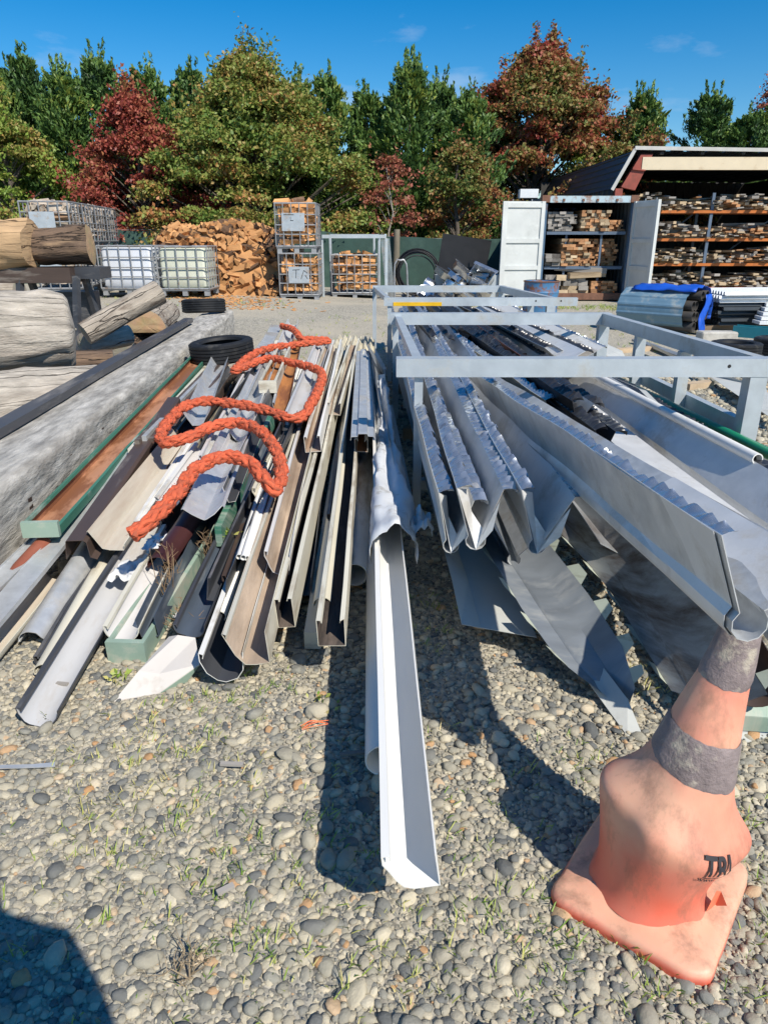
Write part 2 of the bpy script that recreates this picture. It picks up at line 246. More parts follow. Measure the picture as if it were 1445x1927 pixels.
# ------------------------------------------------------------------ objects
def wloc(o):
    v = Vector((0, 0, 0))
    while o: v += o.location; o = o.parent
    return v
def tag(o, label=None, cat=None, group=None, kind=None):
    if label: o['label'] = label
    if cat: o['category'] = cat
    if group: o['group'] = group
    if kind: o['kind'] = kind
    return o
def empty(name, loc, label=None, cat=None, group=None, kind=None):
    o = bpy.data.objects.new(name, None); o.empty_display_size = .1; COL.objects.link(o); o.location = loc
    return tag(o, label, cat, group, kind)
class MB:
    def __init__(s): s.v = []; s.f = []; s.m = []; s.uv = []
    def add(s, vs, fs, mi=0, uvs=None):
        b = len(s.v); s.v += [Vector(x) for x in vs]
        for k, f in enumerate(fs):
            s.f.append([i + b for i in f]); s.m.append(mi if isinstance(mi, int) else mi[k])
            s.uv.append(uvs[k] if uvs else [((vs[i][0] + vs[i][1] * .37), (vs[i][2] + vs[i][1] * .63)) for i in f])
        return s
    def box(s, c, d, M=None, mi=0):
        c = Vector(c); M = M or Matrix.Identity(3); h = [x / 2 for x in d]
        vs = [c + M @ Vector((x * h[0], y * h[1], z * h[2])) for x in (-1, 1) for y in (-1, 1) for z in (-1, 1)]
        s.add(vs, [[0, 1, 3, 2], [4, 6, 7, 5], [0, 4, 5, 1], [2, 3, 7, 6], [0, 2, 6, 4], [1, 5, 7, 3]], mi); return s
    def bar(s, p, q, w_, h_, mi=0):
        p = Vector(p); q = Vector(q); d = (q - p); l = d.length; d.normalize()
        a = d.cross(Vector((0, 0, 1)));  a = a.normalized() if a.length > 1e-4 else Vector((1, 0, 0)); b = a.cross(d)
        M = Matrix((d, a, b)).transposed(); return s.box((p + q) / 2, (l, w_, h_), M, mi)
    def tube(s, path, r, n=8, mi=0, cap=True, hollow=0):
        path = [Vector(p) for p in path]; rr = r if isinstance(r, (list, tuple)) else [r] * len(path)
        fr = frames(path); vs = []; L_ = 0; us = []
        for i, (p, (t, a, b)) in enumerate(zip(path, fr)):
            if i: L_ += (p - path[i - 1]).length
            us.append(L_)
            for k in range(n):
                an = 2 * math.pi * k / n; vs.append(p + (a * math.cos(an) + b * math.sin(an)) * rr[i])
        fs = []; uv = []
        for i in range(len(path) - 1):
            for k in range(n):
                k2 = (k + 1) % n; fs.append([i * n + k, i * n + k2, (i + 1) * n + k2, (i + 1) * n + k])
                c1, c2 = 6.28 * rr[i] * k / n, 6.28 * rr[i] * (k + 1) / n
                uv.append([(us[i], c1), (us[i], c2), (us[i + 1], c2), (us[i + 1], c1)])
        if hollow:
            m_ = len(vs)
            for i in (0, len(path) - 1):
                t, a, b = fr[i]
                for k in range(n):
                    an = 2 * math.pi * k / n; vs.append(path[i] + (a * math.cos(an) + b * math.sin(an)) * (rr[i] - hollow))
            for k in range(n):
                k2 = (k + 1) % n; e = (len(path) - 1) * n
                fs += [[k, k2, m_ + k2, m_ + k], [e + k, e + k2, m_ + n + k2, m_ + n + k], [m_ + k, m_ + k2, m_ + n + k2, m_ + n + k]]
                uv += [[(0, 0), (0, .01), (.01, .01), (.01, 0)]] * 2 + [[(0, k * .01), (0, k2 * .01), (us[-1], k2 * .01), (us[-1], k * .01)]]
        elif cap:
            fs += [list(range(n - 1, -1, -1)), [(len(path) - 1) * n + k for k in range(n)]]
            uv += [[(.05 * math.cos(6.28 * k / n), .05 * math.sin(6.28 * k / n)) for k in range(n)]] * 2
        s.add(vs, fs, mi, uv); return s
    def lathe(s, prof, n=24, c=(0, 0, 0), mi=0, cap=False):
        c = Vector(c); vs = []
        for r_, z_ in prof:
            for k in range(n): a = 6.2832 * k / n; vs.append(c + Vector((r_ * math.cos(a), r_ * math.sin(a), z_)))
        fs = [[i * n + k, i * n + (k + 1) % n, (i + 1) * n + (k + 1) % n, (i + 1) * n + k] for i in range(len(prof) - 1) for k in range(n)]
        if cap: fs += [list(range(n - 1, -1, -1)), [(len(prof) - 1) * n + k for k in range(n)]]
        s.add(vs, fs, mi); return s
    def obj(s, name, mats, parent=None, label=None, cat=None, group=None, kind=None, smooth=None, origin=None, recalc=True, local=False):
        if isinstance(mats, str): mats = [mats]
        if parent is not None: o0 = Vector((0, 0, 0)) if local else wloc(parent)
        elif local: o0 = Vector((0, 0, 0))
        elif origin is not None: o0 = Vector(origin)
        else:
            xs = [v.x for v in s.v]; ys = [v.y for v in s.v]; o0 = Vector(((min(xs) + max(xs)) / 2, (min(ys) + max(ys)) / 2, min(v.z for v in s.v)))
        me = bpy.data.meshes.new(name); me.from_pydata([tuple(v - o0) for v in s.v], [], s.f)
        for m_ in mats: me.materials.append(MATS[m_])
        me.polygons.foreach_set('material_index', s.m)
        ul = me.uv_layers.new(name='UVMap'); flat = [c for f in s.uv for p_ in f for c in p_]
        ul.data.foreach_set('uv', flat)
        if recalc:
            bm = bmesh.new(); bm.from_mesh(me); bmesh.ops.recalc_face_normals(bm, faces=bm.faces); bm.to_mesh(me); bm.free()
        if smooth: me.polygons.foreach_set('use_smooth', [True] * len(me.polygons)); me.set_sharp_from_angle(angle=R(smooth))
        me.update()
        o = bpy.data.objects.new(name, me); COL.objects.link(o)
        if parent is not None: o.parent = parent
        elif not local: o.location = o0
        return tag(o, label, cat, group, kind)
def frames(path):
    out = []; up = Vector((0, 0, 1)); pa = None
    for i, p in enumerate(path):
        t = (path[min(i + 1, len(path) - 1)] - path[max(i - 1, 0)]).normalized()
        if pa is None:
            a = t.cross(up);  a = a.normalized() if a.length > 1e-3 else Vector((1, 0, 0))
        else:
            a = (pa - t * pa.dot(t)).normalized()
        out.append((t, a, a.cross(t))); pa = a
    return out
def copy_tree(o, parent=None):
    c = o.copy(); COL.objects.link(c); c.parent = parent
    for ch in list(o.children):
        copy_tree(ch, c)
    return c
def catmull(pts, step=.02):
    pts = [Vector(p) for p in pts]; P = [pts[0] * 2 - pts[1]] + pts + [pts[-1] * 2 - pts[-2]]; out = []
    for i in range(1, len(P) - 2):
        n_ = max(2, int((P[i + 1] - P[i]).length / step))
        for k in range(n_):
            t = k / n_; a, b, c, d = P[i - 1], P[i], P[i + 1], P[i + 2]
            out.append(.5 * (2 * b + (c - a) * t + (2 * a - 5 * b + 4 * c - d) * t * t + (3 * b - a - 3 * c + d) * t ** 3))
    return out + [pts[-1]]
# profiles: (x, z), left rim to right rim, lowest point at z = 0
def half_round(w_, n=12, dep=1.0):
    r = w_ / 2; pts = [(-r * math.cos(math.pi * k / n), r * dep - r * dep * math.sin(math.pi * k / n)) for k in range(n + 1)]
    return [(-r + .012, r * dep - .008), (-r + .010, r * dep + .005), (-r, r * dep + .006)] + pts[1:]
def quad(w_, h_):
    a = w_ / 2
    return [(-a + .012, h_ - .012), (-a + .012, h_), (-a, h_), (-a, h_ * .78), (-a + .012, h_ * .55), (-a + .022, h_ * .3), (-a + .035, h_ * .08), (-a + .055, 0), (a, 0), (a, h_ * .93)]
def boxp(w_, h_):
    a = w_ / 2; return [(-a + .014, h_ - .010), (-a + .012, h_), (-a, h_), (-a, 0), (a, 0), (a, h_), (a - .012, h_), (a - .014, h_ - .010)]
def vee(w_, h_):
    a = w_ / 2; return [(-a - .01, h_ - .012), (-a, h_), (-.018, .010), (-.008, .0), (.008, 0), (.018, .010), (a, h_), (a + .01, h_ - .012)]
def flatp(w_, lip=.012): a = w_ / 2; return [(-a, lip), (-a, 0), (a, 0), (a, lip)]
def ridge(wl, al, wr, ar, rr, nk=44):
    # upturned ridge capping: wing, roll, wing
    al, ar = R(al), R(ar); pts = []
    for k in range(9):
        an = R(180 - nk) + R(180 + 2 * nk) * k / 8
        pts.append((rr * math.cos(an), rr + rr * math.sin(an)))
    l0 = Vector((pts[0][0], pts[0][1])); r0 = Vector((pts[-1][0], pts[-1][1]))
    return [(l0.x - wl * math.cos(al), l0.y + wl * math.sin(al)), (l0.x - wl * .5 * math.cos(al), l0.y + wl * .5 * math.sin(al))] + pts + \
           [(r0.x + wr * .5 * math.cos(ar), r0.y + wr * .5 * math.sin(ar)), (r0.x + wr * math.cos(ar), r0.y + wr * math.sin(ar))]
def trough(p, q, prof, roll=0, th=.0025, seg=20, wob=.004, ragged=0., seed=0, sag=0., flip=False, inner=0, outer=1, bow=0.):
    """sheet profile run from p to q; returns builder and the two rim lines"""
    p = Vector(p); q = Vector(q); d = (q - p); Ln = d.length; d.normalize(); s_ = d.cross(Vector((0, 0, 1))).normalized(); u_ = s_.cross(d)
    cr_, sr_ = math.cos(R(roll)), math.sin(R(roll)); n = len(prof)
    zs = max(z for x, z in prof)
    if flip: prof = [(x, zs - z) for x, z in prof]
    off = []
    for i in range(n):
        a = Vector(prof[max(i - 1, 0)]); b = Vector(prof[min(i + 1, n - 1)]); t = (b - a)
        t = t.normalized() if t.length > 1e-6 else Vector((1, 0)); off.append(Vector(prof[i]) + Vector((t.y, -t.x)) * th)
    loop = [Vector(x) for x in prof] + off[::-1]
    us = [0]
    for i in range(1, n): us.append(us[-1] + (Vector(prof[i]) - Vector(prof[i - 1])).length)
    vs = []; rim = ([], [])
    for i in range(seg + 1):
        t = i / seg; base = p.lerp(q, t) + Vector((0, 0, -sag * math.sin(math.pi * t))) + s_ * bow * math.sin(math.pi * t)
        for j, c in enumerate(loop):
            jj = j if j < n else 2 * n - 1 - j
            rel = jj / (n - 1) - .5
            wv = Vector((noise.noise(Vector((t * Ln * 1.3, rel * 1.5 + seed * 7.1, seed))), noise.noise(Vector((t * Ln * 1.3 + 50, rel * 1.5, seed * 3.3))))) * wob * (1 + 1.5 * abs(rel))
            x, z = c.x + wv.x, c.y + wv.y; e = 0
            if ragged and i in (0, seg): e = noise.noise(Vector((rel * 6, seed, i))) * ragged
            pt = base + s_ * (x * cr_ - z * sr_) + u_ * (x * sr_ + z * cr_) + d * e
            vs.append(pt)
            if j == 0: rim[0].append(pt)
            if j == n - 1: rim[1].append(pt)
    m_ = len(loop); fs = []; mi = []; uv = []
    for i in range(seg):
        t0, t1 = Ln * i / seg, Ln * (i + 1) / seg
        for j in range(m_):
            j2 = (j + 1) % m_; fs.append([i * m_ + j, i * m_ + j2, (i + 1) * m_ + j2, (i + 1) * m_ + j])
            mi.append(inner if j < n - 1 else outer)
            a = us[j if j < n else m_ - 1 - j]; b = us[j2 if j2 < n else m_ - 1 - j2]; o_ = seed * 1.37
            uv.append([(t0 + o_, a), (t0 + o_, b), (t1 + o_, b), (t1 + o_, a)])
    for i in (0, seg):
        for j in range(n - 1):
            fs.append([i * m_ + j, i * m_ + j + 1, i * m_ + m_ - 2 - j, i * m_ + m_ - 1 - j]); mi.append(outer); uv.append([(0, us[j]), (0, us[j + 1]), (.01, us[j + 1]), (.01, us[j])])
    mb = MB(); mb.add(vs, fs, mi, uv); mb.dir = d; mb.side = s_; mb.up = u_
    return mb, rim
def crimp(line, out, wid=.035, amp=.014, wl=.045, seed=0, drop=.4):
    """soft crimped edge strip along a rim line; out = direction away from the sheet"""
    out = Vector(out).normalized(); res = []; acc = 0
    tot = sum((line[i + 1] - line[i]).length for i in range(len(line) - 1)); n = max(8, int(tot / wl * 4)); vs = []; uv = []
    def pos(s):
        a = 0
        for i in range(len(line) - 1):
            l = (line[i + 1] - line[i]).length
            if a + l >= s or i == len(line) - 2: return line[i].lerp(line[i + 1], min(1, (s - a) / l))
            a += l
    ax = (line[-1] - line[0]).normalized(); nrm = ax.cross(out).normalized()
    for i in range(n + 1):
        s = tot * i / n; b = pos(s); ph = 2 * math.pi * (s / wl + 0.5 * noise.noise(Vector((s * 7, seed, 0)))); k = 1 + .7 * noise.noise(Vector((s * 9, seed, 9)))
        for j, f in enumerate((0, .35, .7, 1.0)):
            o_ = out * wid * f * (1 + .25 * noise.noise(Vector((s * 9, seed, 3)))) + nrm * amp * k * math.sin(ph) * f ** .8 + Vector((0, 0, -1)) * drop * wid * f * f
            o_ += ax * amp * .5 * f * math.cos(ph * 1.0 + seed) + nrm * .010 * f * noise.noise(Vector((s * 5, seed, 20))) + Vector((0, 0, 1)) * .008 * f * noise.noise(Vector((s * 11, seed, 30)))
            vs.append(b + o_)
    fs = []; uvs = []
    for i in range(n):
        for j in range(3): fs.append([i * 4 + j, i * 4 + j + 1, i * 4 + 5 + j, i * 4 + 4 + j]); uvs.append([(tot * i / n, j * .012), (tot * i / n, j * .012 + .012), (tot * (i + 1) / n, j * .012 + .012), (tot * (i + 1) / n, j * .012)])
    mb = MB(); mb.add(vs, fs, 0, uvs); return mb
# ================================================================== GROUND
def ground():
    m = bpy.data.materials.new('gravel_ground'); m.use_nodes = True; t = m.node_tree; N = t.nodes.new; L = t.links.new; p = t.nodes['Principled BSDF']
    p.inputs['Roughness'].default_value = .95; p.inputs['Specular IOR Level'].default_value = .15
    c = N('ShaderNodeTexCoord'); v = N('ShaderNodeTexVoronoi'); v.inputs['Scale'].default_value = 42; L(c.outputs['Object'], v.inputs['Vector'])
    sx = N('ShaderNodeSeparateColor'); L(v.outputs['Color'], sx.inputs[0])
    r = N('ShaderNodeValToRGB'); e = r.color_ramp.elements
    for i, (po, cc) in enumerate([(0, (.21, .20, .175)), (.35, (.36, .335, .275)), (.7, (.48, .44, .355)), (1, (.29, .275, .24))]):
        if i > 1: e.new(po)
        e[i].position = po; e[i].color = (*cc, 1)
    L(sx.outputs[0], r.inputs[0])
    n = N('ShaderNodeTexNoise'); n.inputs['Scale'].default_value = .55; n.inputs['Detail'].default_value = 7; n.inputs['Roughness'].default_value = .65; L(c.outputs['Object'], n.inputs['Vector'])
    r2 = N('ShaderNodeValToRGB'); r2.color_ramp.elements[0].position = .42; r2.color_ramp.elements[1].position = .62; L(n.outputs[0], r2.inputs[0])
    mx_ = N('ShaderNodeMixRGB'); mx_.inputs[2].default_value = (.45, .405, .32, 1); L(r2.outputs[0], mx_.inputs[0]); L(r.outputs[0], mx_.inputs[1])
    n4 = N('ShaderNodeTexNoise'); n4.inputs['Scale'].default_value = 1.3; n4.inputs['Detail'].default_value = 8; n4.inputs['Roughness'].default_value = .75; L(c.outputs['Object'], n4.inputs['Vector'])
    r4 = N('ShaderNodeValToRGB'); r4.color_ramp.elements[0].position = .60; r4.color_ramp.elements[1].position = .72; r4.color_ramp.elements[1].color = (.6, .6, .6, 1); L(n4.outputs[0], r4.inputs[0])
    mx2 = N('ShaderNodeMixRGB'); mx2.inputs[2].default_value = (.17, .18, .07, 1); L(r4.outputs[0], mx2.inputs[0]); L(mx_.outputs[0], mx2.inputs[1])
    L(mx2.outputs[0], p.inputs['Base Color'])
    b = N('ShaderNodeBump'); b.inputs['Strength'].default_value = .9; b.inputs['Distance'].default_value = .012; b.invert = True
    L(v.outputs['Distance'], b.inputs['Height']); n3 = N('ShaderNodeTexNoise'); n3.inputs['Scale'].default_value = 16; n3.inputs['Detail'].default_value = 8; L(c.outputs['Object'], n3.inputs['Vector'])
    b2 = N('ShaderNodeBump'); b2.inputs['Strength'].default_value = .7; b2.inputs['Distance'].default_value = .03; L(n3.outputs[0], b2.inputs['Height']); L(b.outputs[0], b2.inputs['Normal']); L(b2.outputs[0], p.inputs['Normal'])
    xs = [-300, -120, -60, -40] + [x * .5 for x in range(-60, 61)] + [40, 60, 120, 300]; ys = [-300, -100, -40, -20, -10] + [y * .5 for y in range(-10, 81)] + [50, 70, 120, 300, 600]
    vs = [(x, y, gz(x, y)) for y in ys for x in xs]; nx = len(xs)
    fs = [[j * nx + i, j * nx + i + 1, (j + 1) * nx + i + 1, (j + 1) * nx + i] for j in range(len(ys) - 1) for i in range(nx - 1)]
    me = bpy.data.meshes.new('ground'); me.from_pydata(vs, [], fs); me.materials.append(m); me.polygons.foreach_set('use_smooth', [True] * len(fs))
    o = bpy.data.objects.new('ground', me); COL.objects.link(o); tag(o, kind='structure')
ground()

# gravel: real stones round the near heap
def gravel():
    src = bpy.data.collections.new('stone_shapes')
    m = bpy.data.materials.new('stone'); m.use_nodes = True; t = m.node_tree; N = t.nodes.new; L = t.links.new; p = t.nodes['Principled BSDF']
    p.inputs['Roughness'].default_value = .85; p.inputs['Specular IOR Level'].default_value = .25
    oi = N('ShaderNodeObjectInfo'); r = N('ShaderNodeValToRGB'); e = r.color_ramp.elements
    st = [(0, (.12, .125, .122)), (.10, (.19, .19, .175)), (.26, (.29, .28, .235)), (.44, (.40, .36, .275)), (.60, (.32, .30, .24)), (.77, (.47, .42, .31)), (.95, (.58, .52, .39)), (1, (.46, .26, .12))]
    for i, (po, cc) in enumerate(st):
        if i > 1: e.new(po)
        e[i].position = po; e[i].color = (*cc, 1)
    L(oi.outputs['Random'], r.inputs[0]); c = N('ShaderNodeTexCoord'); n = N('ShaderNodeTexNoise'); n.inputs['Scale'].default_value = 2.2; n.inputs['Detail'].default_value = 8
    n.inputs['Roughness'].default_value = .7; n.noise_dimensions = '4D'; L(c.outputs['Object'], n.inputs['Vector']); ml = N('ShaderNodeMath'); ml.operation = 'MULTIPLY'; ml.inputs[1].default_value = 50; L(oi.outputs['Random'], ml.inputs[0]); L(ml.outputs[0], n.inputs['W'])
    r2 = N('ShaderNodeMapRange'); r2.inputs[3].default_value = .62; r2.inputs[4].default_value = 1.38; L(n.outputs[0], r2.inputs[0])
    h = N('ShaderNodeHueSaturation'); L(r2.outputs[0], h.inputs['Value']); L(r.outputs[0], h.inputs['Color']); L(h.outputs[0], p.inputs['Base Color'])
    b = N('ShaderNodeBump'); b.inputs['Strength'].default_value = .35; b.inputs['Distance'].default_value = .1; L(n.outputs[0], b.inputs['Height']); L(b.outputs[0], p.inputs['Normal'])
    for k in range(14):
        bm = bmesh.new(); bmesh.ops.create_icosphere(bm, subdivisions=2, radius=.5)
        sx, sy, sz = random.uniform(.85, 1.3), random.uniform(.65, .95), random.uniform(.38, .62); ang = k % 3 != 2
        for v in bm.verts:
            q = v.co * 2; f = 1 + .30 * noise.noise(q * .8 + Vector((k * 5, 0, 0))) + .10 * noise.noise(q * 2 + Vector((0, k * 5, 0)))
            if ang:
                f *= 1 - .34 * abs(noise.noise(Vector((round(q.x * 1.2), round(q.y * 1.2), k))))
            v.co = Vector((v.co.x * sx, v.co.y * sy, v.co.z * sz)) * f
        me = bpy.data.meshes.new('stone_shape'); bm.to_mesh(me); bm.free(); me.materials.append(m); me.polygons.foreach_set('use_smooth', [True] * len(me.polygons))
        src.objects.link(bpy.data.objects.new('stone_shape', me))
    pts = []; scl = []; idx = []; rot = []
    y = .62
    while y < 9.0:
        c_ = .0175 * (1 + .16 * max(0, y - 1.2)); hw = .62 * y + .55
        x = -hw
        while x < hw:
            big = random.random(); s = c_ * (random.uniform(.55, 1.3) if big < .80 else random.uniform(1.3, 2.0) if big < .975 else random.uniform(2., 3.0))
            px, py = x + random.uniform(-.5, .5) * c_, y + random.uniform(-.5, .5) * c_
            bare = noise.noise(Vector((px * 1.6, py * 1.6, 4.))) + .45 * noise.noise(Vector((px * 5, py * 5, 1.)))
            if bare > .34 and random.random() < .62: s *= .55
            if bare > .5 and random.random() < .4: x += c_; continue
            pts.append((px, py, gz(px, py) + s * random.uniform(-.10, .17))); scl.append(s * 1.22); idx.append(random.randrange(14))
            rot.append((random.uniform(-.45, .45), random.uniform(-.45, .45), random.uniform(0, 6.28))); x += c_
        y += c_
    y = .62
    while y < 5.0:                          # fine chips in the gaps
        c_ = .0115 * (1 + .22 * max(0, y - 1.2)); hw = .62 * y + .4; x = -hw
        while x < hw:
            px, py = x + random.uniform(-.5, .5) * c_, y + random.uniform(-.5, .5) * c_; s = c_ * random.uniform(.4, 1.0)
            pts.append((px, py, gz(px, py) + random.uniform(.0, .005))); scl.append(s); idx.append(random.randrange(14)); rot.append((random.uniform(-1, 1), random.uniform(-1, 1), random.uniform(0, 6.28))); x += c_ * 1.25
        y += c_ * 1.25
    me = bpy.data.meshes.new('gravel'); me.from_pydata(pts, [], [])
    for nm, ty, da, ke in (('scl', 'FLOAT', scl, 'value'), ('idx', 'INT', idx, 'value'), ('rot', 'FLOAT_VECTOR', [c for r_ in rot for c in r_], 'vector')):
        a = me.attributes.new(nm, ty, 'POINT'); a.data.foreach_set(ke, da)
    o = bpy.data.objects.new('gravel', me); COL.objects.link(o)
    tag(o, 'grey and tan rounded river gravel covering the yard around the scrap heap', 'gravel', kind='stuff')
    g = bpy.data.node_groups.new('gravel', 'GeometryNodeTree'); g.interface.new_socket('Geometry', in_out='INPUT', socket_type='NodeSocketGeometry'); g.interface.new_socket('Geometry', in_out='OUTPUT', socket_type='NodeSocketGeometry')
    N = g.nodes.new; L = g.links.new; gi = N('NodeGroupInput'); go = N('NodeGroupOutput'); ip = N('GeometryNodeInstanceOnPoints'); ci = N('GeometryNodeCollectionInfo')
    ci.inputs['Collection'].default_value = src; ci.inputs['Separate Children'].default_value = True; ci.inputs['Reset Children'].default_value = True; ip.inputs['Pick Instance'].default_value = True
    def na(nm, ty): a = N('GeometryNodeInputNamedAttribute'); a.data_type = ty; a.inputs[0].default_value = nm; return [o_ for o_ in a.outputs if o_.enabled and o_.name == 'Attribute'][0]
    L(gi.outputs[0], ip.inputs['Points']); L(ci.outputs[0], ip.inputs['Instance']); L(na('idx', 'INT'), ip.inputs['Instance Index']); L(na('rot', 'FLOAT_VECTOR'), ip.inputs['Rotation']); L(na('scl', 'FLOAT'), ip.inputs['Scale'])
    L(ip.outputs[0], go.inputs[0]); md = o.modifiers.new('stones', 'NODES'); md.node_group = g
gravel()

# ================================================================== LEAF HELPERS
def quads_obj(name, V, m, parent=None, kind=None, tri=False):
    """V: (N,4,3) leaf-sized faces"""
    n = len(V); k = 4; me = bpy.data.meshes.new(name); me.vertices.add(n * k); me.vertices.foreach_set('co', V.reshape(-1).astype(np.float32))
    me.loops.add(n * k); me.loops.foreach_set('vertex_index', np.arange(n * k, dtype=np.int32)); me.polygons.add(n)
    me.polygons.foreach_set('loop_start', np.arange(n, dtype=np.int32) * k); me.update(calc_edges=True); me.materials.append(MATS[m])
    o = bpy.data.objects.new(name, me); COL.objects.link(o)
    if parent is not None: o.parent = parent
    if kind: o['kind'] = kind
    return o
def leaf_quads(C, size, aspect=.6, up=None, updir=0.):
    n = len(C); d = rng.normal(size=(n, 3))
    if up is not None: d = d * (1 - updir) + up * updir * 1.6
    d /= np.linalg.norm(d, axis=1)[:, None]; e = rng.normal(size=(n, 3)); e -= d * (d * e).sum(1)[:, None]; e /= np.linalg.norm(e, axis=1)[:, None]
    s = (size * rng.uniform(.6, 1.35, n))[:, None]; f = np.cross(d, e) * .18
    return np.stack([C - d * s * .5, C + (e * aspect * .5 - f) * s, C + d * s * .5, C - (e * aspect * .5 + f) * s], 1)
def broadleaf(name, label, base, h, rx, m, nclump=90, per=170, leaf=.118, zlo=.18, trunkr=.13, pale=False, peak=1.6, cat='tree', skirt=.55, group=None, tmat='trunk'):
    root = empty(name, base, label, cat, group); mb = MB(); top = h * .86
    wob = [Vector((random.uniform(-.12, .12), random.uniform(-.12, .12), 0)) for _ in range(7)]
    axis = [Vector((0, 0, top * i / 6)) + wob[i] * (i / 3) for i in range(7)]
    mb.tube(axis, [trunkr * (1 - .82 * i / 6) for i in range(7)], 7); cs = []
    def env(z):                       # crown half width at height
        f = (z / h - zlo) / (1 - zlo)
        if f < 0: return 0
        return rx * (min(1, (f / .22 + skirt)) if f < .25 else 1) * max(.05, (1 - max(0, (f - .25) / .75) ** peak))
    limbs = []
    for k in range(nclump):
        f = random.random() ** .85; z = h * (zlo + (1 - zlo) * f * .97); a = random.uniform(0, 6.283); rr = env(z) * random.uniform(.3, 1.08) ** .45 * (1 + .75 * noise.noise(Vector((math.cos(a) * 1.4, math.sin(a) * 1.4, z * .9 + h))))
        c = Vector((math.cos(a) * rr, math.sin(a) * rr * .8, z)); cs.append((c, random.uniform(.26, .60) * (rx / 2.4) ** .4))
        if k % 2 == 0: limbs.append(c)
    for c in limbs:
        z0 = max(.12 * h, c.z - c.xy.length * .75 - .2); i = min(5, int(z0 / top * 6)); s = axis[i].lerp(axis[i + 1], z0 / top * 6 - i) if z0 < top else axis[6]
        r0 = trunkr * .35 * (1 - .7 * z0 / h); mid = s.lerp(c, .5) + Vector((random.uniform(-.1, .1), random.uniform(-.1, .1), .12)); mb.tube([s, mid, c], [r0, r0 * .6, r0 * .2], 5, cap=False)
    mb.obj('trunk', tmat, root, local=True, smooth=60)
    P = []
    for c, s in cs:
        n = int(per * (s / .45) ** 1.4 * 1.4); q = rng.normal(size=(n, 3)) * np.array([s, s, s * .32]) * .46; q[:, 2] -= .2 * (q[:, 0] ** 2 + q[:, 1] ** 2) / s; P.append(q + np.array(c))
    for k in range(int(nclump * .5)):      # shoots that break the outline
        f = random.random() ** .6; z = h * (zlo + (1 - zlo) * f); a = random.uniform(0, 6.283); rr = env(min(z, h * .99)) * random.uniform(.75, 1.1)
        d = np.array([math.cos(a) * (1.1 - f), math.sin(a) * (1.1 - f), .35 + f]); d /= np.linalg.norm(d); n = int(per * .22); t = rng.random(n) * random.uniform(.5, 1.25)
        P.append(np.array([math.cos(a) * rr, math.sin(a) * rr * .8, z - .25]) + d * t[:, None] + rng.normal(size=(n, 3)) * .085)
    P = np.concatenate(P); quads_obj('crown', leaf_quads(P, leaf, .62), m, root); return root
def conifer_mesh(h, rx, n_br, seed, m='conifer', lean=.0):
    rs = np.random.default_rng(seed); out = []; upv = []
    for k in range(n_br):
        f = (k + rs.random()) / n_br; z = h * (.02 + .93 * f); prof = (1 - f ** 2.0) ** .8 * (.8 + .2 * min(1, f / .2)); L_ = rx * prof * rs.uniform(.45, 1.2) + .25
        a = rs.uniform(0, 6.283); d = np.array([math.cos(a), math.sin(a), rs.uniform(.5, 1.3)]); d /= np.linalg.norm(d); base = np.array([0, 0, z - .35 * L_]); side = np.cross(d, [0, 0, 1.]); side /= np.linalg.norm(side)
        # each branch ends in a fan of tapering feathery sprays
        for j in range(9):
            t0 = rs.uniform(.35, 1.0); sd = side * rs.normal() * .55 + np.array([0, 0, rs.uniform(.1, .9)]) + d * .8; sd /= np.linalg.norm(sd); ln = rs.uniform(.3, .75) * (.55 + .45 * prof); n = int(14 + ln * 22)
            t = rs.random(n); c = base + d * t0 * L_ + side * rs.normal() * .12 * L_ + sd[None] * (t * ln)[:, None] + rs.normal(size=(n, 3)) * (.075 * (1.15 - t))[:, None]; out.append(c); upv.append(np.repeat(sd[None], n, 0))
    for k in range(34):
        a = rs.uniform(0, 6.283); r_ = rs.uniform(0, .75) * rx * .6; hh = rs.uniform(.45, 1.25); b = np.array([math.cos(a) * r_, math.sin(a) * r_, h * (1 - (r_ / rx) ** 1.2 * .6) - .55]); n = 46
        t = rs.random(n); out.append(b + np.array([0.15 * math.cos(a), .15 * math.sin(a), 1]) * (t * hh)[:, None] + rs.normal(size=(n, 3)) * (.085 * (1.1 - t))[:, None]); upv.append(np.repeat(np.array([[0.1, 0, .9]]), n, 0))
    C = np.concatenate(out); U = np.concatenate(upv); return leaf_quads(C, .18, .34, U, .66)

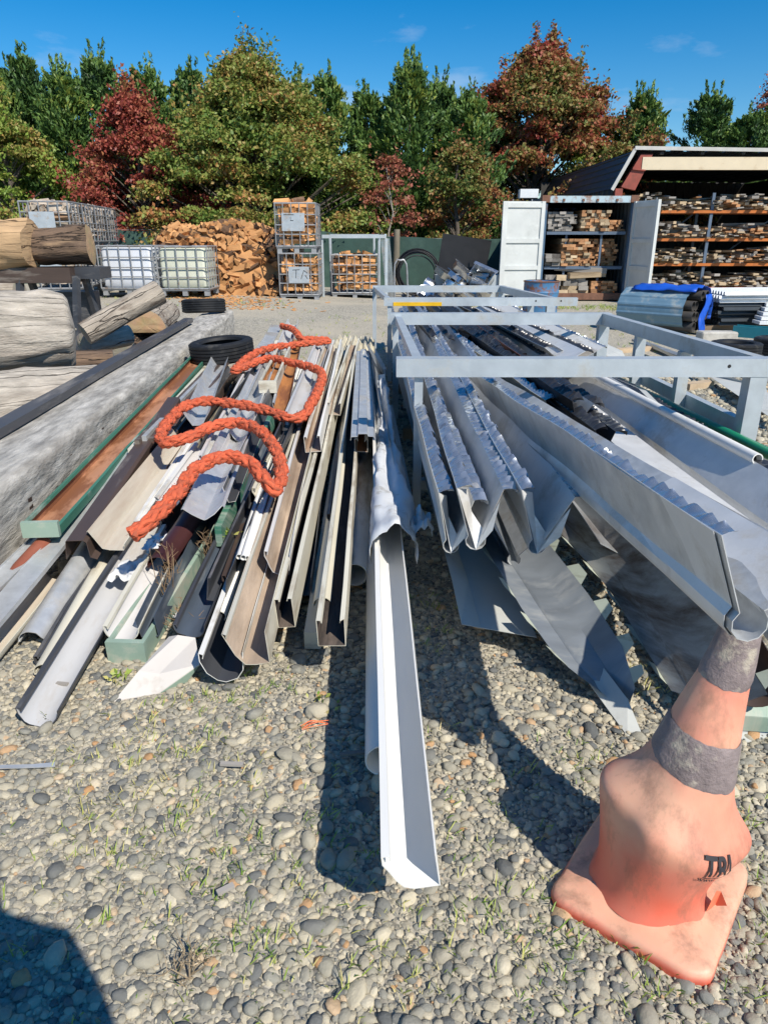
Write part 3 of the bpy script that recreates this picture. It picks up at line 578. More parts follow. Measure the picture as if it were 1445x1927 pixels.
# ================================================================== TREES
CY0 = 28.0
variants = []
tops = [(-40, 95), (35, 92), (105, 118), (182, 92), (268, 112), (352, 118), (410, 135), (560, 138), (612, 128), (690, 158), (770, 104), (832, 140), (885, 158), (950, 185), (1212, 165), (1342, 165), (1420, 200), (490, 165), (1490, 160)]
pl = ['with the bushy yellow-tinged left flank', 'beside the red tree', 'with a twin-shoot top', 'rising behind the red oak', 'with a narrow feathered tip', 'behind the big green oak', 'half hidden by the big green oak']
CL = ['tall dark green cypress with feathery tip growing behind the green shade-cloth fence']
for i, (u, v) in enumerate(tops):
    Y = (CY0 if u < 930 else 35.) + (.9 if i % 2 else -.3); p = atY(u, v, Y)
    where = 'left of the crimson tree' if u < 200 else 'between the crimson tree and the big oak' if u < 420 else 'over the firewood cages and stainless scrap' if u < 930 else 'rising beyond the shed roof'
    k = i % 4
    root = empty('cypress_tree', (p.x, Y, gz(p.x, Y) - .05), 'feathery dark green cypress in the evergreen row, ' + where, 'tree', 'evergreen row ' + where)
    if k == len(variants):
        H = 7.2; mb = MB(); mb.tube([(0, 0, 0), (0.05, 0, 3), (0, .03, 6.6)], [.2, .13, .03], 8); t_ = mb.obj('trunk', 'trunk', root, local=True, smooth=60)
        cr_ = quads_obj('crown', conifer_mesh(H, [2.0, 1.7, 2.15, 1.8][k], 150, 40 + k), 'conifer', root); variants.append((t_, cr_))
    else:
        for part in variants[k]:
            c = part.copy(); COL.objects.link(c); c.parent = root
    hs_ = (p.z - root.location.z) / 7.45; fx = Y / 28.5; root.scale = (random.uniform(.95, 1.15) * fx, random.uniform(.95, 1.1) * fx, hs_); root.rotation_euler.z = random.uniform(0, 6.28)
def tree_at(u, vtop, Y, **k):
    p = atY(u, vtop, Y); b = Vector((p.x, Y, gz(p.x, Y) - .05)); return b, p.z - b.z
b, h = tree_at(0, 215, 24.6); broadleaf('oak_tree', 'green oak with a few bronze leaves behind the leftmost firewood cages', b, h, 2.2, 'leaf_green', 100, 160, zlo=.2)
b, h = tree_at(240, 172, 24.4); broadleaf('red_tree', 'crimson-leaved tree between two green oaks behind the caged firewood', b, h, 2.6, 'leaf_red', 125, 165, leaf=.12, zlo=.12, peak=1.0)
b, h = tree_at(465, 98, 24.8); broadleaf('oak_tree', 'big broad oak with green leaves turning bronze behind the firewood heap', b, h, 4.1, 'leaf_greenbrown', 270, 190, zlo=.12, trunkr=.17, peak=1.2, skirt=.8)
b, h = tree_at(735, 290, 23.6); broadleaf('sapling', 'sparse young tree with pale trunk and pinkish red leaves by the wooden fence post', b, h, 1.15, 'leaf_sparse', 38, 62, leaf=.12, zlo=.3, trunkr=.05, peak=1.4, tmat='trunk_pale')
b, h = tree_at(1025, 82, 34.0); broadleaf('oak_tree', 'tall oak with red top and green lower leaves behind the shipping container', b, h, 6.2, 'leaf_mixed', 290, 240, leaf=.16, zlo=.1, trunkr=.2, peak=1.05)
b, h = tree_at(868, 268, 24.8); broadleaf('maple_tree', 'low bronze and olive tree left of the shipping container', b, h, 1.45, 'leaf_mixed', 66, 160, zlo=.14, peak=1.9)
b, h = tree_at(1455, 165, 36.0); broadleaf('maple_tree', 'reddish brown tree showing above the shed roof', b, h, 1.7, 'leaf_sparse', 70, 150, zlo=.2)
b, h = tree_at(1110, 240, 33.4); broadleaf('maple_tree', 'yellow-green low tree crown between the tall oak and the shed roof', b, h, 1.3, 'leaf_green', 55, 130, zlo=.2)

# ================================================================== SHADE-CLOTH FENCE
fr = empty('shade_fence', (0, 22.0, gz(0, 22)), 'dark green shade-cloth fence on round timber posts in front of the trees', 'fence')
mb = MB(); xs = np.linspace(-17, 3.7, 150); vs = []; uv = []
for x in xs:
    g = gz(x, 22.); top = g + 1.52 + .10 * math.sin(x * 2.1) * .3 - (.06 * abs(math.sin(x * .78 + 1.3)))
    for j in range(9):
        z = g + (top - g) * j / 8; vs.append((x, 22 + .05 * noise.noise(Vector((x * 1.5, z * 1.2, 0))) + .03 * noise.noise(Vector((x * 5, z * 2, 3))), z))
fs = [[i * 9 + j, i * 9 + j + 1, (i + 1) * 9 + j + 1, (i + 1) * 9 + j] for i in range(149) for j in range(8)]; mb.add(vs, fs); mb.obj('shade_cloth', 'shade_cloth', fr, smooth=50)
for u in (-120, 90, 330, 545, 746):
    p = atY(u, 433, 21.93); mb = MB(); g = gz(p.x, 21.93); zt = 1.68 + g * .95; mb.tube([(p.x, 21.9, g - .1), (p.x, 21.9, g + .8), (p.x + .01, 21.9, zt)], [.10, .095, .09], 9); mb.obj('post', 'fence_post', fr, smooth=50)
for z in (1.2, 1.5):
    mb = MB(); mb.tube([(x, 22.06, z + gz(x, 22) - .02) for x in np.linspace(-17, 3.7, 30)], .006, 4); mb.obj('wire', 'steel_cage', fr)

# ================================================================== SHIPPING CONTAINER
YC = 19.0; A = atY(1013, 562, YC); B = atY(1172, 562, YC); x0, x1 = A.x, B.x; zt = atY(1100, 369, YC).z; LEN = 5.6; zb = .03
ct = empty('shipping_container', ((x0 + x1) / 2, YC + 1, 0), 'open blue and white shipping container full of stacked timber', 'container')
def corr(pa, pb, z0, z1, nrm, n, dep=.036):
    """corrugated wall between two plan points"""
    pa = Vector(pa); pb = Vector(pb); nrm = Vector(nrm); vs = []; seq = (0, 0, 1, 1)
    for i in range(n * 4 + 1):
        t = (i // 4 + (0, .32, .5, .82)[i % 4]) / n if i < n * 4 else 1; o_ = (0, 0, dep, dep)[i % 4] if i < n * 4 else 0; p = pa.lerp(pb, t) + nrm * o_
        vs += [(p.x, p.y, z0), (p.x, p.y, z1)]
    mb = MB(); mb.add(vs, [[2 * i, 2 * i + 2, 2 * i + 3, 2 * i + 1] for i in range(n * 4)]); return mb
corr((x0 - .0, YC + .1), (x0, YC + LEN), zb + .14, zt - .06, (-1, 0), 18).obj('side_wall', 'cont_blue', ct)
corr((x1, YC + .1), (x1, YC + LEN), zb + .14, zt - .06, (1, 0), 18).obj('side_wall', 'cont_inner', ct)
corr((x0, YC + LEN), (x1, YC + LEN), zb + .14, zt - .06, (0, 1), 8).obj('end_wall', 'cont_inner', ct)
MB().box(((x0 + x1) / 2, YC + LEN / 2, zt - .04), (x1 - x0 + .06, LEN, .05)).obj('roof', 'cont_blue', ct)
MB().box(((x0 + x1) / 2, YC + LEN / 2, zb + .09), (x1 - x0, LEN, .1)).obj('floor', 'bearer_wood', ct)
MB().box(((x0 + x1) / 2, YC + .03, zt - .07), (x1 - x0 - .2, .12, .15)).obj('header', 'cont_header', ct)
MB().box(((x0 + x1) / 2, YC + .03, zb + .09), (x1 - x0 - .2, .12, .16)).obj('sill', 'rust_cast', ct)
for x in (x0, x1):
    MB().box((x, YC + .05, (zt + zb) / 2), (.1, .12, zt - zb - .32)).obj('corner_post', 'cont_blue', ct)
    for z in (zt - .06, zb + .08): MB().box((x, YC + .04, z), (.19, .17, .16)).obj('corner_casting', 'rust_cast', ct)
for f in (.2, .42, .58, .8):
    MB().box((x0 + (x1 - x0) * f, YC - .045, zt - .09), (.05, .03, .06)).obj('keeper', 'rust_cast', ct)
for x in (x0, x1): MB().bar((x, YC + .2, zb + .05), (x, YC + LEN, zb + .05), .1, .14).obj('bottom_rail', 'rust_cast', ct)
def cdoor(hx, ang, m, lab, s=-1):
    wd = (x1 - x0) / 2 - .03; d = empty('door', (0, 0, 0)); d.parent = ct; d['label'] = lab
    dv = Vector((math.cos(ang), math.sin(ang), 0)); nv = Vector((-dv.y, dv.x, 0)); o = Vector((hx, YC - .03, 0)); M = Matrix((dv, nv, Vector((0, 0, 1)))).transposed()
    def bx(a, c, z0, z1, t0, t1, nm, mm): MB().box(o + dv * ((a + c) / 2) + nv * ((t0 + t1) / 2) + Vector((0, 0, (z0 + z1) / 2)), (c - a, t1 - t0, z1 - z0), M).obj(nm, mm, d)
    H0, H1 = zb + .12, zt - .12
    bx(.0, wd, H0, H1, -.02, .02, 'door_panel', m)
    lo, hi = (-.055, -.021) if s < 0 else (.021, .055)
    for a, c in ((.0, .09), (wd - .12, wd)): bx(a, c, H0, H1, lo, hi, 'door_stile', m)
    for z in (H0 + .02, H0 + .62, H0 + 1.25, H1 - .14): bx(.091, wd - .121, z, z + .10, lo * .95 if s < 0 else lo, hi if s < 0 else hi * .95, 'door_rail', m)
    for a in (.3, .75):
        p = o + dv * a * wd * 1.0 + nv * -s * .06; mb = MB(); mb.tube([p + Vector((0, 0, H0 - .05)), p + Vector((0, 0, H1 + .05))], .018, 8); mb.obj('lock_rod', 'steel_cage', d)
    return d
cdoor(x0 - .02, R(180 + 6), 'cont_white', 'white painted door swung open flat to the left', 1)
d = cdoor(x1 + .03, R(-77), 'cont_white', 'patchy white door standing open towards the yard')
MB().box((x0 - .35, YC + .5, zt + .08), (.45, .3, .2)).obj('white_box', 'roof_white', None, 'pale box on top of the container beside its open door', 'box')
for z in (zb + .80, zb + 1.62):
    MB().box(((x0 + x1) / 2, YC + 1.1, z), (x1 - x0 - .16, 1.9, .04)).obj('shelf', 'bearer_wood', ct)
    MB().bar((x0 + .1, YC + .12, z - .02), (x1 - .1, YC + .12, z - .02), .05, .07).obj('shelf_beam', 'rack_blue', ct)
for x in (x0 + .62, x0 + 1.5): MB().box((x, YC + .2, zb + .9), (.05, .05, 1.5)).obj('shelf_post', 'rack_blue', ct)
# boards: one shape per kind and size, many boards
BM = {}
def board(m, L_, w_, t_, loc, rz=0, rx=0, label='', group='', tilt=0):
    k = (m, L_, w_, t_)
    if k not in BM:
        o = MB().box((0, 0, 0), (L_, w_, t_)).obj('timber_board', m, local=True); BM[k] = o.data
    else:
        o = bpy.data.objects.new('timber_board', BM[k]); COL.objects.link(o)
    o.location = loc; o.rotation_euler = (rx, tilt, rz); return tag(o, label, 'timber', group)
def stack(xa, xb, y, z, rows, lab, grp, mats, wset=(.1, .14), tset=(.045, .06), L_=1.6, jx=.02, ry=.08, gap=.004, prob=1., ang=0.):
    zz = z
    for r_ in range(rows):
        t_ = random.choice(tset); x = xa + random.uniform(0, jx)
        while x < xb:
            w_ = random.choice(wset)
            if x + w_ > xb + .05: break
            if random.random() < prob: board(random.choice(mats), L_, w_, t_, (x + w_ / 2, y + L_ / 2 + random.uniform(-ry, ry), zz + t_ / 2), R(90) + random.uniform(-ang, ang), random.uniform(-.03, .03), lab, grp)
            x += w_ + gap + random.uniform(0, jx) * .3
        zz += t_ + .002
    return zz
W_ = x1 - x0; zf = zb + .14
stack(x0 + .12, x0 + .85, YC + .15, zb + 1.645, 8, 'grey weathered board stacked on the top shelf inside the container', 'grey boards on the container top shelf', ['board_grey'], (.15, .2, .1), (.045, .06), prob=.9)
stack(x0 + .92, x0 + 1.62, YC + .12, zb + 1.645, 7, 'orange-brown board stacked on the top shelf inside the container', 'brown boards on the container top shelf', ['board_orange', 'board_tan'], (.1, .12), (.06, .07))
stack(x0 + 1.65, x0 + 2.02, YC + .2, zb + 1.645, 5, 'short reddish board stacked beside the right door inside the container', 'reddish boards by the right container door', ['board_orange'], (.08, .12), (.05,))
stack(x0 + .5, x0 + 1.25, YC + .12, zb + .825, 10, 'orange timber in the tall middle stack inside the container', 'orange timber on the container middle shelf', ['board_orange', 'board_orange', 'board_tan'], (.11, .16), (.06, .065))
stack(x0 + 1.28, x0 + 1.95, YC + .35, zb + .825, 11, 'dark brown timber in the shadowed stack inside the container', 'dark timber on the container middle shelf', ['board_orange'], (.1, .14), (.05, .06), ang=.06)
stack(x0 + .1, x0 + .48, YC + .05, zb + .825, 3, 'grey sleeper end on the middle shelf of the container', 'grey sleepers on the container middle shelf', ['board_grey'], (.16, .2), (.08, .1))
stack(x0 + .1, x0 + 1.3, YC + .05, zf, 4, 'heavy grey beam on the floor of the container', 'grey beams on the container floor', ['board_grey', 'board_grey', 'board_tan'], (.18, .24), (.1, .13), ang=.08)
stack(x0 + 1.32, x0 + 2.0, YC + .1, zf, 5, 'brown offcut on the floor beside the right container door', 'brown offcuts on the container floor', ['board_orange'], (.1, .15), (.05, .07))
board('board_grey', 1.3, .2, .13, (x0 + 1.05, YC + .22, zf + .60), R(-6), 0, 'long grey beam lying crosswise on top of the container floor pile', 'crosswise beams in the container', R(3))
board('board_tan', .95, .2, .13, (x0 + 1.2, YC + .12, zf + .47), R(8), 0, 'shorter tan beam lying crosswise under the long grey beam in the container', 'crosswise beams in the container', R(-2))

# ================================================================== TIMBER SHED
YS = 21.5; E0 = atY(1155, 355, YS); E1 = atY(1195, 284, YS); XR = 14.5; DEP = 10.0
sh = empty('timber_shed', (9.5, YS + 2, 0), 'open-fronted steel shed with dark ribbed roof and racks of timber', 'building')
def ribbed(a, b, c, d, n, nm, m, lift=.03):
    """ribbed sheet a-b (ribs run a->b), spread towards d-c"""
    a, b, c, d = map(Vector, (a, b, c, d)); nr = (b - a).cross(d - a).normalized(); vs = []
    for i in range(n * 4 + 1):
        t = (i // 4 + (0, .55, .65, .9)[i % 4]) / n if i < n * 4 else 1; o_ = (0, 0, lift, lift)[i % 4] if i < n * 4 else 0
        vs += [a.lerp(d, t) + nr * o_, b.lerp(c, t) + nr * o_]
    mb = MB(); mb.add(vs, [[2 * i, 2 * i + 2, 2 * i + 3, 2 * i + 1] for i in range(n * 4)]); return mb.obj(nm, m, sh)
ex, ez, tx, tz = E0.x, E0.z, E1.x, E1.z
ribbed((ex - .05, YS, ez), (ex - .05, YS + DEP, ez), (tx - .02, YS + DEP, tz), (tx - .02, YS, tz), 5, 'side_roof', 'roof_steel', -.03)
ribbed((tx, YS - .1, tz + .03), (tx, YS + DEP, tz + .03), (XR, YS + DEP, tz - .1), (XR, YS - .1, tz - .1), 16, 'roof', 'roof_steel', .03)
ribbed((ex, YS + .1, 0), (ex, YS + .1, ez), (ex, YS + DEP, ez), (ex, YS + DEP, 0), 20, 'side_wall', 'roof_steel')
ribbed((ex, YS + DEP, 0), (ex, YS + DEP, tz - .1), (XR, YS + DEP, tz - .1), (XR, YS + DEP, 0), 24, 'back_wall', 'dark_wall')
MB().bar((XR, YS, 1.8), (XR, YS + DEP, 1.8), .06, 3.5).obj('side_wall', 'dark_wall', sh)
MB().bar((tx - .06, YS - .13, tz + .06), (XR, YS - .13, tz - .05), .05, .09).obj('roof_trim', 'trim_pale', sh)
MB().bar((ex - .09, YS - .11, ez - .04), (tx - .05, YS - .11, tz + .03), .06, .09).obj('roof_trim', 'trim_pale', sh)
zf1 = atY(1300, 296, YS).z; zf0 = atY(1300, 320, YS).z
MB().box(((tx + .2 + XR) / 2, YS - .02, (zf0 + zf1) / 2), (XR - tx - .2, .12, zf1 - zf0)).obj('fascia', 'fascia_cream', sh)
mb = MB(); pa = atY(1168, 352, YS - .05); pb = atY(1206, 290, YS - .05); pc = atY(1228, 290, YS - .05); pd = atY(1194, 358, YS - .05)
vs = [Vector((p.x, YS + dy, p.z)) for dy in (-.06, .12) for p in (pa, pb, pc, pd)]; mb.add(vs, [[0, 1, 2, 3], [7, 6, 5, 4], [0, 4, 5, 1], [1, 5, 6, 2], [2, 6, 7, 3], [3, 7, 4, 0]]); mb.obj('haunch', 'red_steel', sh)
pm1, pm2 = pa.lerp(pb, .55), pd.lerp(pc, .55); MB().bar((pm1.x, YS - .09, pm1.z), (pm2.x, YS - .09, pm2.z), .05, .03).obj('stiffener', 'red_steel', sh)
MB().box((ex + .12, YS + .03, ez / 2), (.2, .2, ez)).obj('column', 'red_steel', sh)
for x in np.arange(tx + .7, XR, 1.1): MB().box((x, YS + .02, tz - .06), (.09, .2, .07)).obj('purlin_end', 'dark_wall', sh)
# pallet racking
rk = empty('pallet_rack', (9, YS + .8, 0), 'orange pallet racking loaded with recycled boards inside the shed', 'rack')
LV = [.14, .80, 1.47, 2.21]
for x in (6.7, 9.25, 11.8):
    for y in (YS + .35, YS + 1.35): MB().box((x, y, 1.35), (.08, .06, 2.7)).obj('upright', 'rack_blue' if x > 7 else 'rack_orange', rk)
for z in LV:
    for y in (YS + .31, YS + 1.39): MB().box((9.25, y, z), (5.1, .05, .075)).obj('beam', 'rack_orange', rk)
for xx in (8.0, 10.5): MB().bar((xx - 1.2, YS + 1.42, .3), (xx + 1.2, YS + 1.42, 2.2), .02, .04).obj('brace', 'rack_blue', rk)
names = ['the bottom level', 'the second level', 'the third level', 'the top level']
for li, z in enumerate(LV):
    n = [56, 66, 62, 44][li]; MASSB = globals().setdefault('MASSB', [])
    for k in range(n):
        lay = k // (n // 5 + 1); x = random.uniform(6.75, 11.7); 
        mth = random.choice([['board_grey', 'board_tan', 'board_tan'], ['board_tan', 'board_grey', 'board_tan'], ['board_tan', 'board_grey', 'board_orange'], ['board_orange', 'board_grey', 'board_tan']][li])
        if x > 10.0 and li in (1, 2): mth = 'board_orange'
        w_, t_ = random.choice([(.14, .025), (.10, .045), (.19, .03), (.15, .05)]); side = random.random() < .5
        L_ = random.choice((1.1, 1.4)); dn = .055 * (1 + .4 * math.sin(x * 1.9 + li))
        yy = YS + .85 + random.uniform(-.15, .1)
        if k % 2 or k < 4: MASSB.append((mth, L_ if side else 1.3, w_, t_, Vector((x, yy + .1, z + .055 + t_ / 2 + lay * dn)), (random.uniform(-.5, .5) if side else R(90) + random.uniform(-.35, .35)))); continue
        board(mth, L_ if side else 1.3, w_, t_, (x, yy, z + .055 + t_ / 2 + lay * dn), random.uniform(-.5, .5) if side else R(90) + random.uniform(-.35, .35), random.uniform(-.1, .1), 'recycled board in the loose pile on %s of the shed racking' % names[li], 'boards on %s of the shed rack' % names[li], random.uniform(-.05, .05))

for li, z in enumerate(LV):
    for k in range(190):
        x = random.uniform(6.72, 11.75); hh = random.uniform(0, .42) * (.7 + .3 * math.sin(x * 2.3 + li)); MASSB.append((random.choice(['board_grey', 'board_tan', 'board_grey', 'board_orange' if x > 9.6 else 'board_tan']), random.choice((1.0, 1.4)), random.choice((.1, .14, .19)), random.choice((.03, .045, .07)), Vector((x, YS + 1.0 + random.uniform(-.2, .15), z + .06 + hh)), random.choice((0, R(90), R(90))) + random.uniform(-.3, .3)))
mb = MB(); bm_ = ['board_grey', 'board_tan', 'board_orange']
for mth, L_, w_, t_, c, a in MASSB: mb.box(c, (L_, w_, t_), Matrix.Rotation(a, 3, 'Z') @ Matrix.Rotation(random.uniform(-.06, .06), 3, 'Y'), bm_.index(mth))
mb.obj('timber_mass', bm_, None, 'mass of recycled boards filling the shed racking behind the front ones', 'timber', None, 'stuff')
# ================================================================== FIREWOOD
FW = []
for k in range(7):
    mb = MB(); L_ = random.uniform(.30, .38); n = 4; prof = [(0, 0)] + [(.13 * math.cos(a) * random.uniform(.9, 1.1), .13 * math.sin(a) * random.uniform(.85, 1.1)) for a in np.linspace(0, R(random.uniform(75, 115)), n)]
    if k > 4: prof = [(0, 0), (.12, .01), (.13, .09), (.02, .11)]
    c = sum((Vector(p) for p in prof), Vector((0, 0))) / len(prof); m_ = len(prof); vs = []
    for x in (-L_ / 2, L_ / 2):
        vs += [(x + random.uniform(-.015, .015), p[0] - c.x + random.uniform(-.01, .01), p[1] - c.y + random.uniform(-.01, .01)) for p in prof]
    fs = [[i, (i + 1) % m_, m_ + (i + 1) % m_, m_ + i] for i in range(m_)] + [list(range(m_ - 1, -1, -1)), list(range(m_, 2 * m_))]
    mi = [1 if (0 < i < m_ - 1 and k <= 4) else 0 for i in range(m_)] + [0, 0]
    o = MB().add(vs, fs, mi).obj('firewood_split', ['fire_wood', 'fire_bark'], local=True); FW.append(o.data); bpy.data.objects.remove(o)
FWG = []
for d_ in FW:
    e = d_.copy(); e.materials.clear(); e.materials.append(MATS['fire_grey']); e.materials.append(MATS['fire_bark']); FWG.append(e)
def split(loc, rot, label, group, grey=False, s=1.):
    o = bpy.data.objects.new('weathered_firewood' if grey else 'firewood_split', random.choice(FWG if grey else FW)); COL.objects.link(o); o.location = loc; o.rotation_euler = rot; o.scale = (s, s, s)
    return tag(o, label, 'firewood', group)
STUFF = []
def soft(loc, rot, s=1.): STUFF.append((random.choice(FW), Matrix.LocRotScale(Vector(loc), Matrix.Rotation(rot[2], 3, 'Z') @ Matrix.Rotation(rot[1], 3, 'Y') @ Matrix.Rotation(rot[0], 3, 'X'), Vector((s, s, s)))))
def rrot(): return (random.uniform(0, 6.28), random.uniform(-.7, .7), random.uniform(0, 6.28))
# heap
hc = atY(420, 556, 18.4); hx = hc.x; hz0 = gz(hx, 18.6)
def heap_h(x, y):
    a = (x - hx) / 2.15; b_ = (y - 19.2) / 1.6; f = 1 - (abs(a) ** 2.6 + b_ * b_)
    return 0 if f <= 0 else (1.52 + .08 * math.sin(x * 3)) * min(1, f * 1.35) ** .8
cand = []
for k in range(2600):
    x = random.uniform(hx - 2.2, hx + 2.2); y = random.uniform(17.6, 20.6); h = heap_h(x, y)
    if h > .03: cand.append((x, y, h))
# shell of split wood, front first
cand.sort(key=lambda c: c[1]); used = []
front = [c for c in cand if c[1] < 19.5]; random.shuffle(front)
ind = front[:120]
for x, y, h in ind: split((x, y, gz(x, y) + max(.05, h - random.uniform(-.03, .06))), rrot(), 'orange split firewood piece in the big heap behind the white tanks', 'split firewood in the big heap')
for x, y, h in front[120:760]: soft((x, y, gz(x, y) + max(.04, h - random.uniform(.02, .12))), rrot())
for x, y, h in [c for c in cand if c[1] >= 19.5][:150]: soft((x, y, gz(x, y) + h - .03), rrot())
mb = MB(); vs = []; g_ = 26
for j in range(g_ + 1):
    for i in range(g_ + 1):
        x = hx - 2.3 + 4.6 * i / g_; y = 17.5 + 3.3 * j / g_; vs.append((x, y, gz(x, y) + max(-.05, heap_h(x, y) - .10)))
mb.add(vs, [[j * (g_ + 1) + i, j * (g_ + 1) + i + 1, (j + 1) * (g_ + 1) + i + 1, (j + 1) * (g_ + 1) + i] for j in range(g_) for i in range(g_)])
core = (mb.v, mb.f)

# ---------- intermediate bulk containers (wire cages)
def ibc(W, D, H, tank=None, plate=None, skid='steel_cage', label='', group=None, name='wire_cage', nv=6, scr=None):
    root = empty(name, (0, 0, 0), label, 'cage' if not tank else 'tank', group); r_ = .0125
    mb = MB(); hb = .15
    for x in (-W / 2 + .07, 0, W / 2 - .07):
        for y in (-D / 2 + .07, D / 2 - .07): mb.box((x, y, .055), (.11, .11, .11))
    mb.obj('feet', 'pallet_grey', root, local=True)
    mb = MB()
    for s in (-1, 1): mb.bar((-W / 2, s * (D / 2 - .03), .125), (W / 2, s * (D / 2 - .03), .125), .05, .035); mb.bar((s * (W / 2 - .03), -D / 2, .125), (s * (W / 2 - .03), D / 2, .125), .05, .034)
    mb.box((0, 0, .128), (W - .1, D - .1, .02)); mb.obj('pallet', 'pallet_grey', root, local=True)
    zs = [hb] + [hb + (H - hb) * f for f in (.28, .5, .74)] + [H]
    for z in zs: 
        mb = MB(); a, b_ = W / 2, D / 2
        rr = r_ * (1.5 if z in (zs[0], zs[-1]) else 1)
        for p, q in (((-a, -b_), (a, -b_)), ((a, -b_), (a, b_)), ((a, b_), (-a, b_)), ((-a, b_), (-a, -b_))): mb.tube([(*p, z), (*q, z)], rr, 6)
        mb.obj('rail', 'steel_cage', root, local=True)
    for s, n_ in (('f', nv), ('b', nv), ('l', 5), ('r', 5)):
        mb = MB()
        for k in range(n_):
            t = -0.5 + k / (n_ - 1)
            p = {'f': (t * W, -D / 2), 'b': (t * W, D / 2), 'l': (-W / 2, t * D), 'r': (W / 2, t * D)}[s]
            mb.tube([(p[0], p[1] - (.014 if s == 'f' else 0), hb), (p[0], p[1] - (.014 if s == 'f' else 0), H)], r_ * 1., 5)
        mb.obj('cage_bars', 'steel_cage', root, local=True)
    if tank:
        mb = MB(); vs = []; n_ = 4; rad = .1; a, b_ = W / 2 - .04, D / 2 - .04; loop = []
        for cx_, cy_, a0 in ((a - rad, b_ - rad, 0), (-a + rad, b_ - rad, 90), (-a + rad, -b_ + rad, 180), (a - rad, -b_ + rad, 270)):
            for k in range(n_ + 1): an = R(a0 + 90 * k / n_); loop.append((cx_ + rad * math.cos(an), cy_ + rad * math.sin(an)))
        m_ = len(loop); zz = [(.16, .93), (.2, 1), (.42, 1.012), (.44, .985), (.7, 1.01), (.72, .985), (H - .1, 1.0), (H - .03, .93)]
        for z, s in zz: vs += [(x * s, y * s, z) for x, y in loop]
        fs = [[i * m_ + k, i * m_ + (k + 1) % m_, (i + 1) * m_ + (k + 1) % m_, (i + 1) * m_ + k] for i in range(len(zz) - 1) for k in range(m_)] + [list(range(m_ - 1, -1, -1)), [(len(zz) - 1) * m_ + k for k in range(m_)]]
        mb.add(vs, fs); bt = mb.obj('bottle', tank, root, local=True, smooth=40)
        mb = MB(); mb.lathe([(.12, H - .035), (.12, H + .02), (.0, H + .025)], 16); mb.obj('cap', 'pipe_black', bt, local=True)
    if plate:
        pc, pw, ph = plate; mb = MB(); mb.box((pc[0], -D / 2 - .035, pc[1]), (pw, .006, ph)); pp = mb.obj('label_plate', 'plate_steel', root, local=True)
        if scr: 
            mb = MB()
            for p, q in scr: mb.bar((pc[0] + p[0] * pw, -D / 2 - .042, pc[1] + p[1] * ph), (pc[0] + q[0] * pw, -D / 2 - .042, pc[1] + q[1] * ph), .003, .011)
            mb.obj('scrawl', 'paint_black', pp, local=True)
    return root
def fill(root, W, D, H, lab, grp, grey=False, heap=.0, front=22, sidep=16, top=14, indiv=True):
    M = Matrix.Translation(root.location) @ Matrix.Rotation(root.rotation_euler.z, 4, 'Z')
    def put(p, rot):
        q = M @ Vector(p); rot = (rot[0], rot[1], rot[2] + root.rotation_euler.z)
        split(q, rot, lab, grp, grey)
    nz = 7; nx = max(3, int(W / .17)) if False else 6
    for iz in range(nz):
        z = .24 + (H - .32) * (iz + .5) / nz; x = -W / 2 + .1
        while x < W / 2 - .08:
            endon = random.random() < .55; stp = .135 if endon else .27
            put((min(x + stp / 2, W / 2 - .17 if not endon else W / 2 - .08), -D / 2 + (.2 if endon else .09) + random.uniform(0, .04), z + random.uniform(-.02, .02)), (random.uniform(0, 6.28), random.uniform(-.12, .12), (R(90) if endon else 0) + random.uniform(-.2, .2))); x += stp + .006
    if sidep:
        for iz in range(nz):
            z = .24 + (H - .32) * (iz + .5) / nz; y = -D / 2 + .36
            while y < D / 2 - .08:
                endon = random.random() < .6; stp = .14 if endon else .3
                put((W / 2 - (.19 if endon else .09), y + stp / 2, z), (random.uniform(0, 6.28), random.uniform(-.12, .12), (0 if endon else R(90)) + random.uniform(-.2, .2))); y += stp + .008
    for k in range(top):
        put((random.uniform(-W / 2 + .14, W / 2 - .14), random.uniform(-D / 2 + .14, D / 2 - .2), H - .07 + heap * random.random()), (random.uniform(0, 6.28), random.uniform(-.3, .3), random.uniform(0, 6.28)))
# middle stack of two
S = atY(565, 567, 17.4); sc_ = (603 - 527) / F * (S.y / ray(565, 567).y); W1 = sc_ * .97; g0 = S.z; H1 = (atY(565, 478, 17.4).z - g0) / .99
c1 = ibc(W1, 1.15, H1, plate=((.0, H1 * .56), W1 * .52, H1 * .34), label='wire cage of split firewood carrying another cage on top', scr=[((-.3, .3), (.05, .32)), ((-.12, .3), (-.15, -.2)), ((.1, -.25), (.25, .28)), ((.25, .28), (.42, .1)), ((.3, .0), (.42, -.25))], group='caged firewood in front of the fence')
c1.location = (S.x, 17.4 + .57, g0); fill(c1, W1, 1.15, H1, 'orange split firewood in the lower cage of the two-high stack', 'firewood in the lower stacked cage', sidep=0, top=0)
c2 = ibc(W1, 1.15, H1, plate=((-.05, H1 * .63), W1 * .56, H1 * .36), label='upper wire cage of split firewood with pale notice plate, standing on another cage', scr=[((-.4, .4), (.05, .4)), ((-.1, .3), (-.1, .1)), ((-.12, .08), (.02, .08))], group='caged firewood in front of the fence')
c2.location = (S.x - .03, 17.4 + .55, g0 + H1 + .005); fill(c2, W1, 1.15, H1, 'orange split firewood heaped in the upper cage of the two-high stack', 'firewood in the upper stacked cage', sidep=0, top=10, heap=.12)
S3 = atY(668, 563, 18.6); W3 = (712 - 626) / F * (18.6 / ray(668, 563).y); H3 = atY(668, 480, 18.6).z - S3.z
c3 = ibc(W3, 1.0, H3, label='single wire cage of split firewood inside the tall galvanised frame', nv=7, group='caged firewood in front of the fence'); c3.location = (S3.x, 18.6 + .5, S3.z)
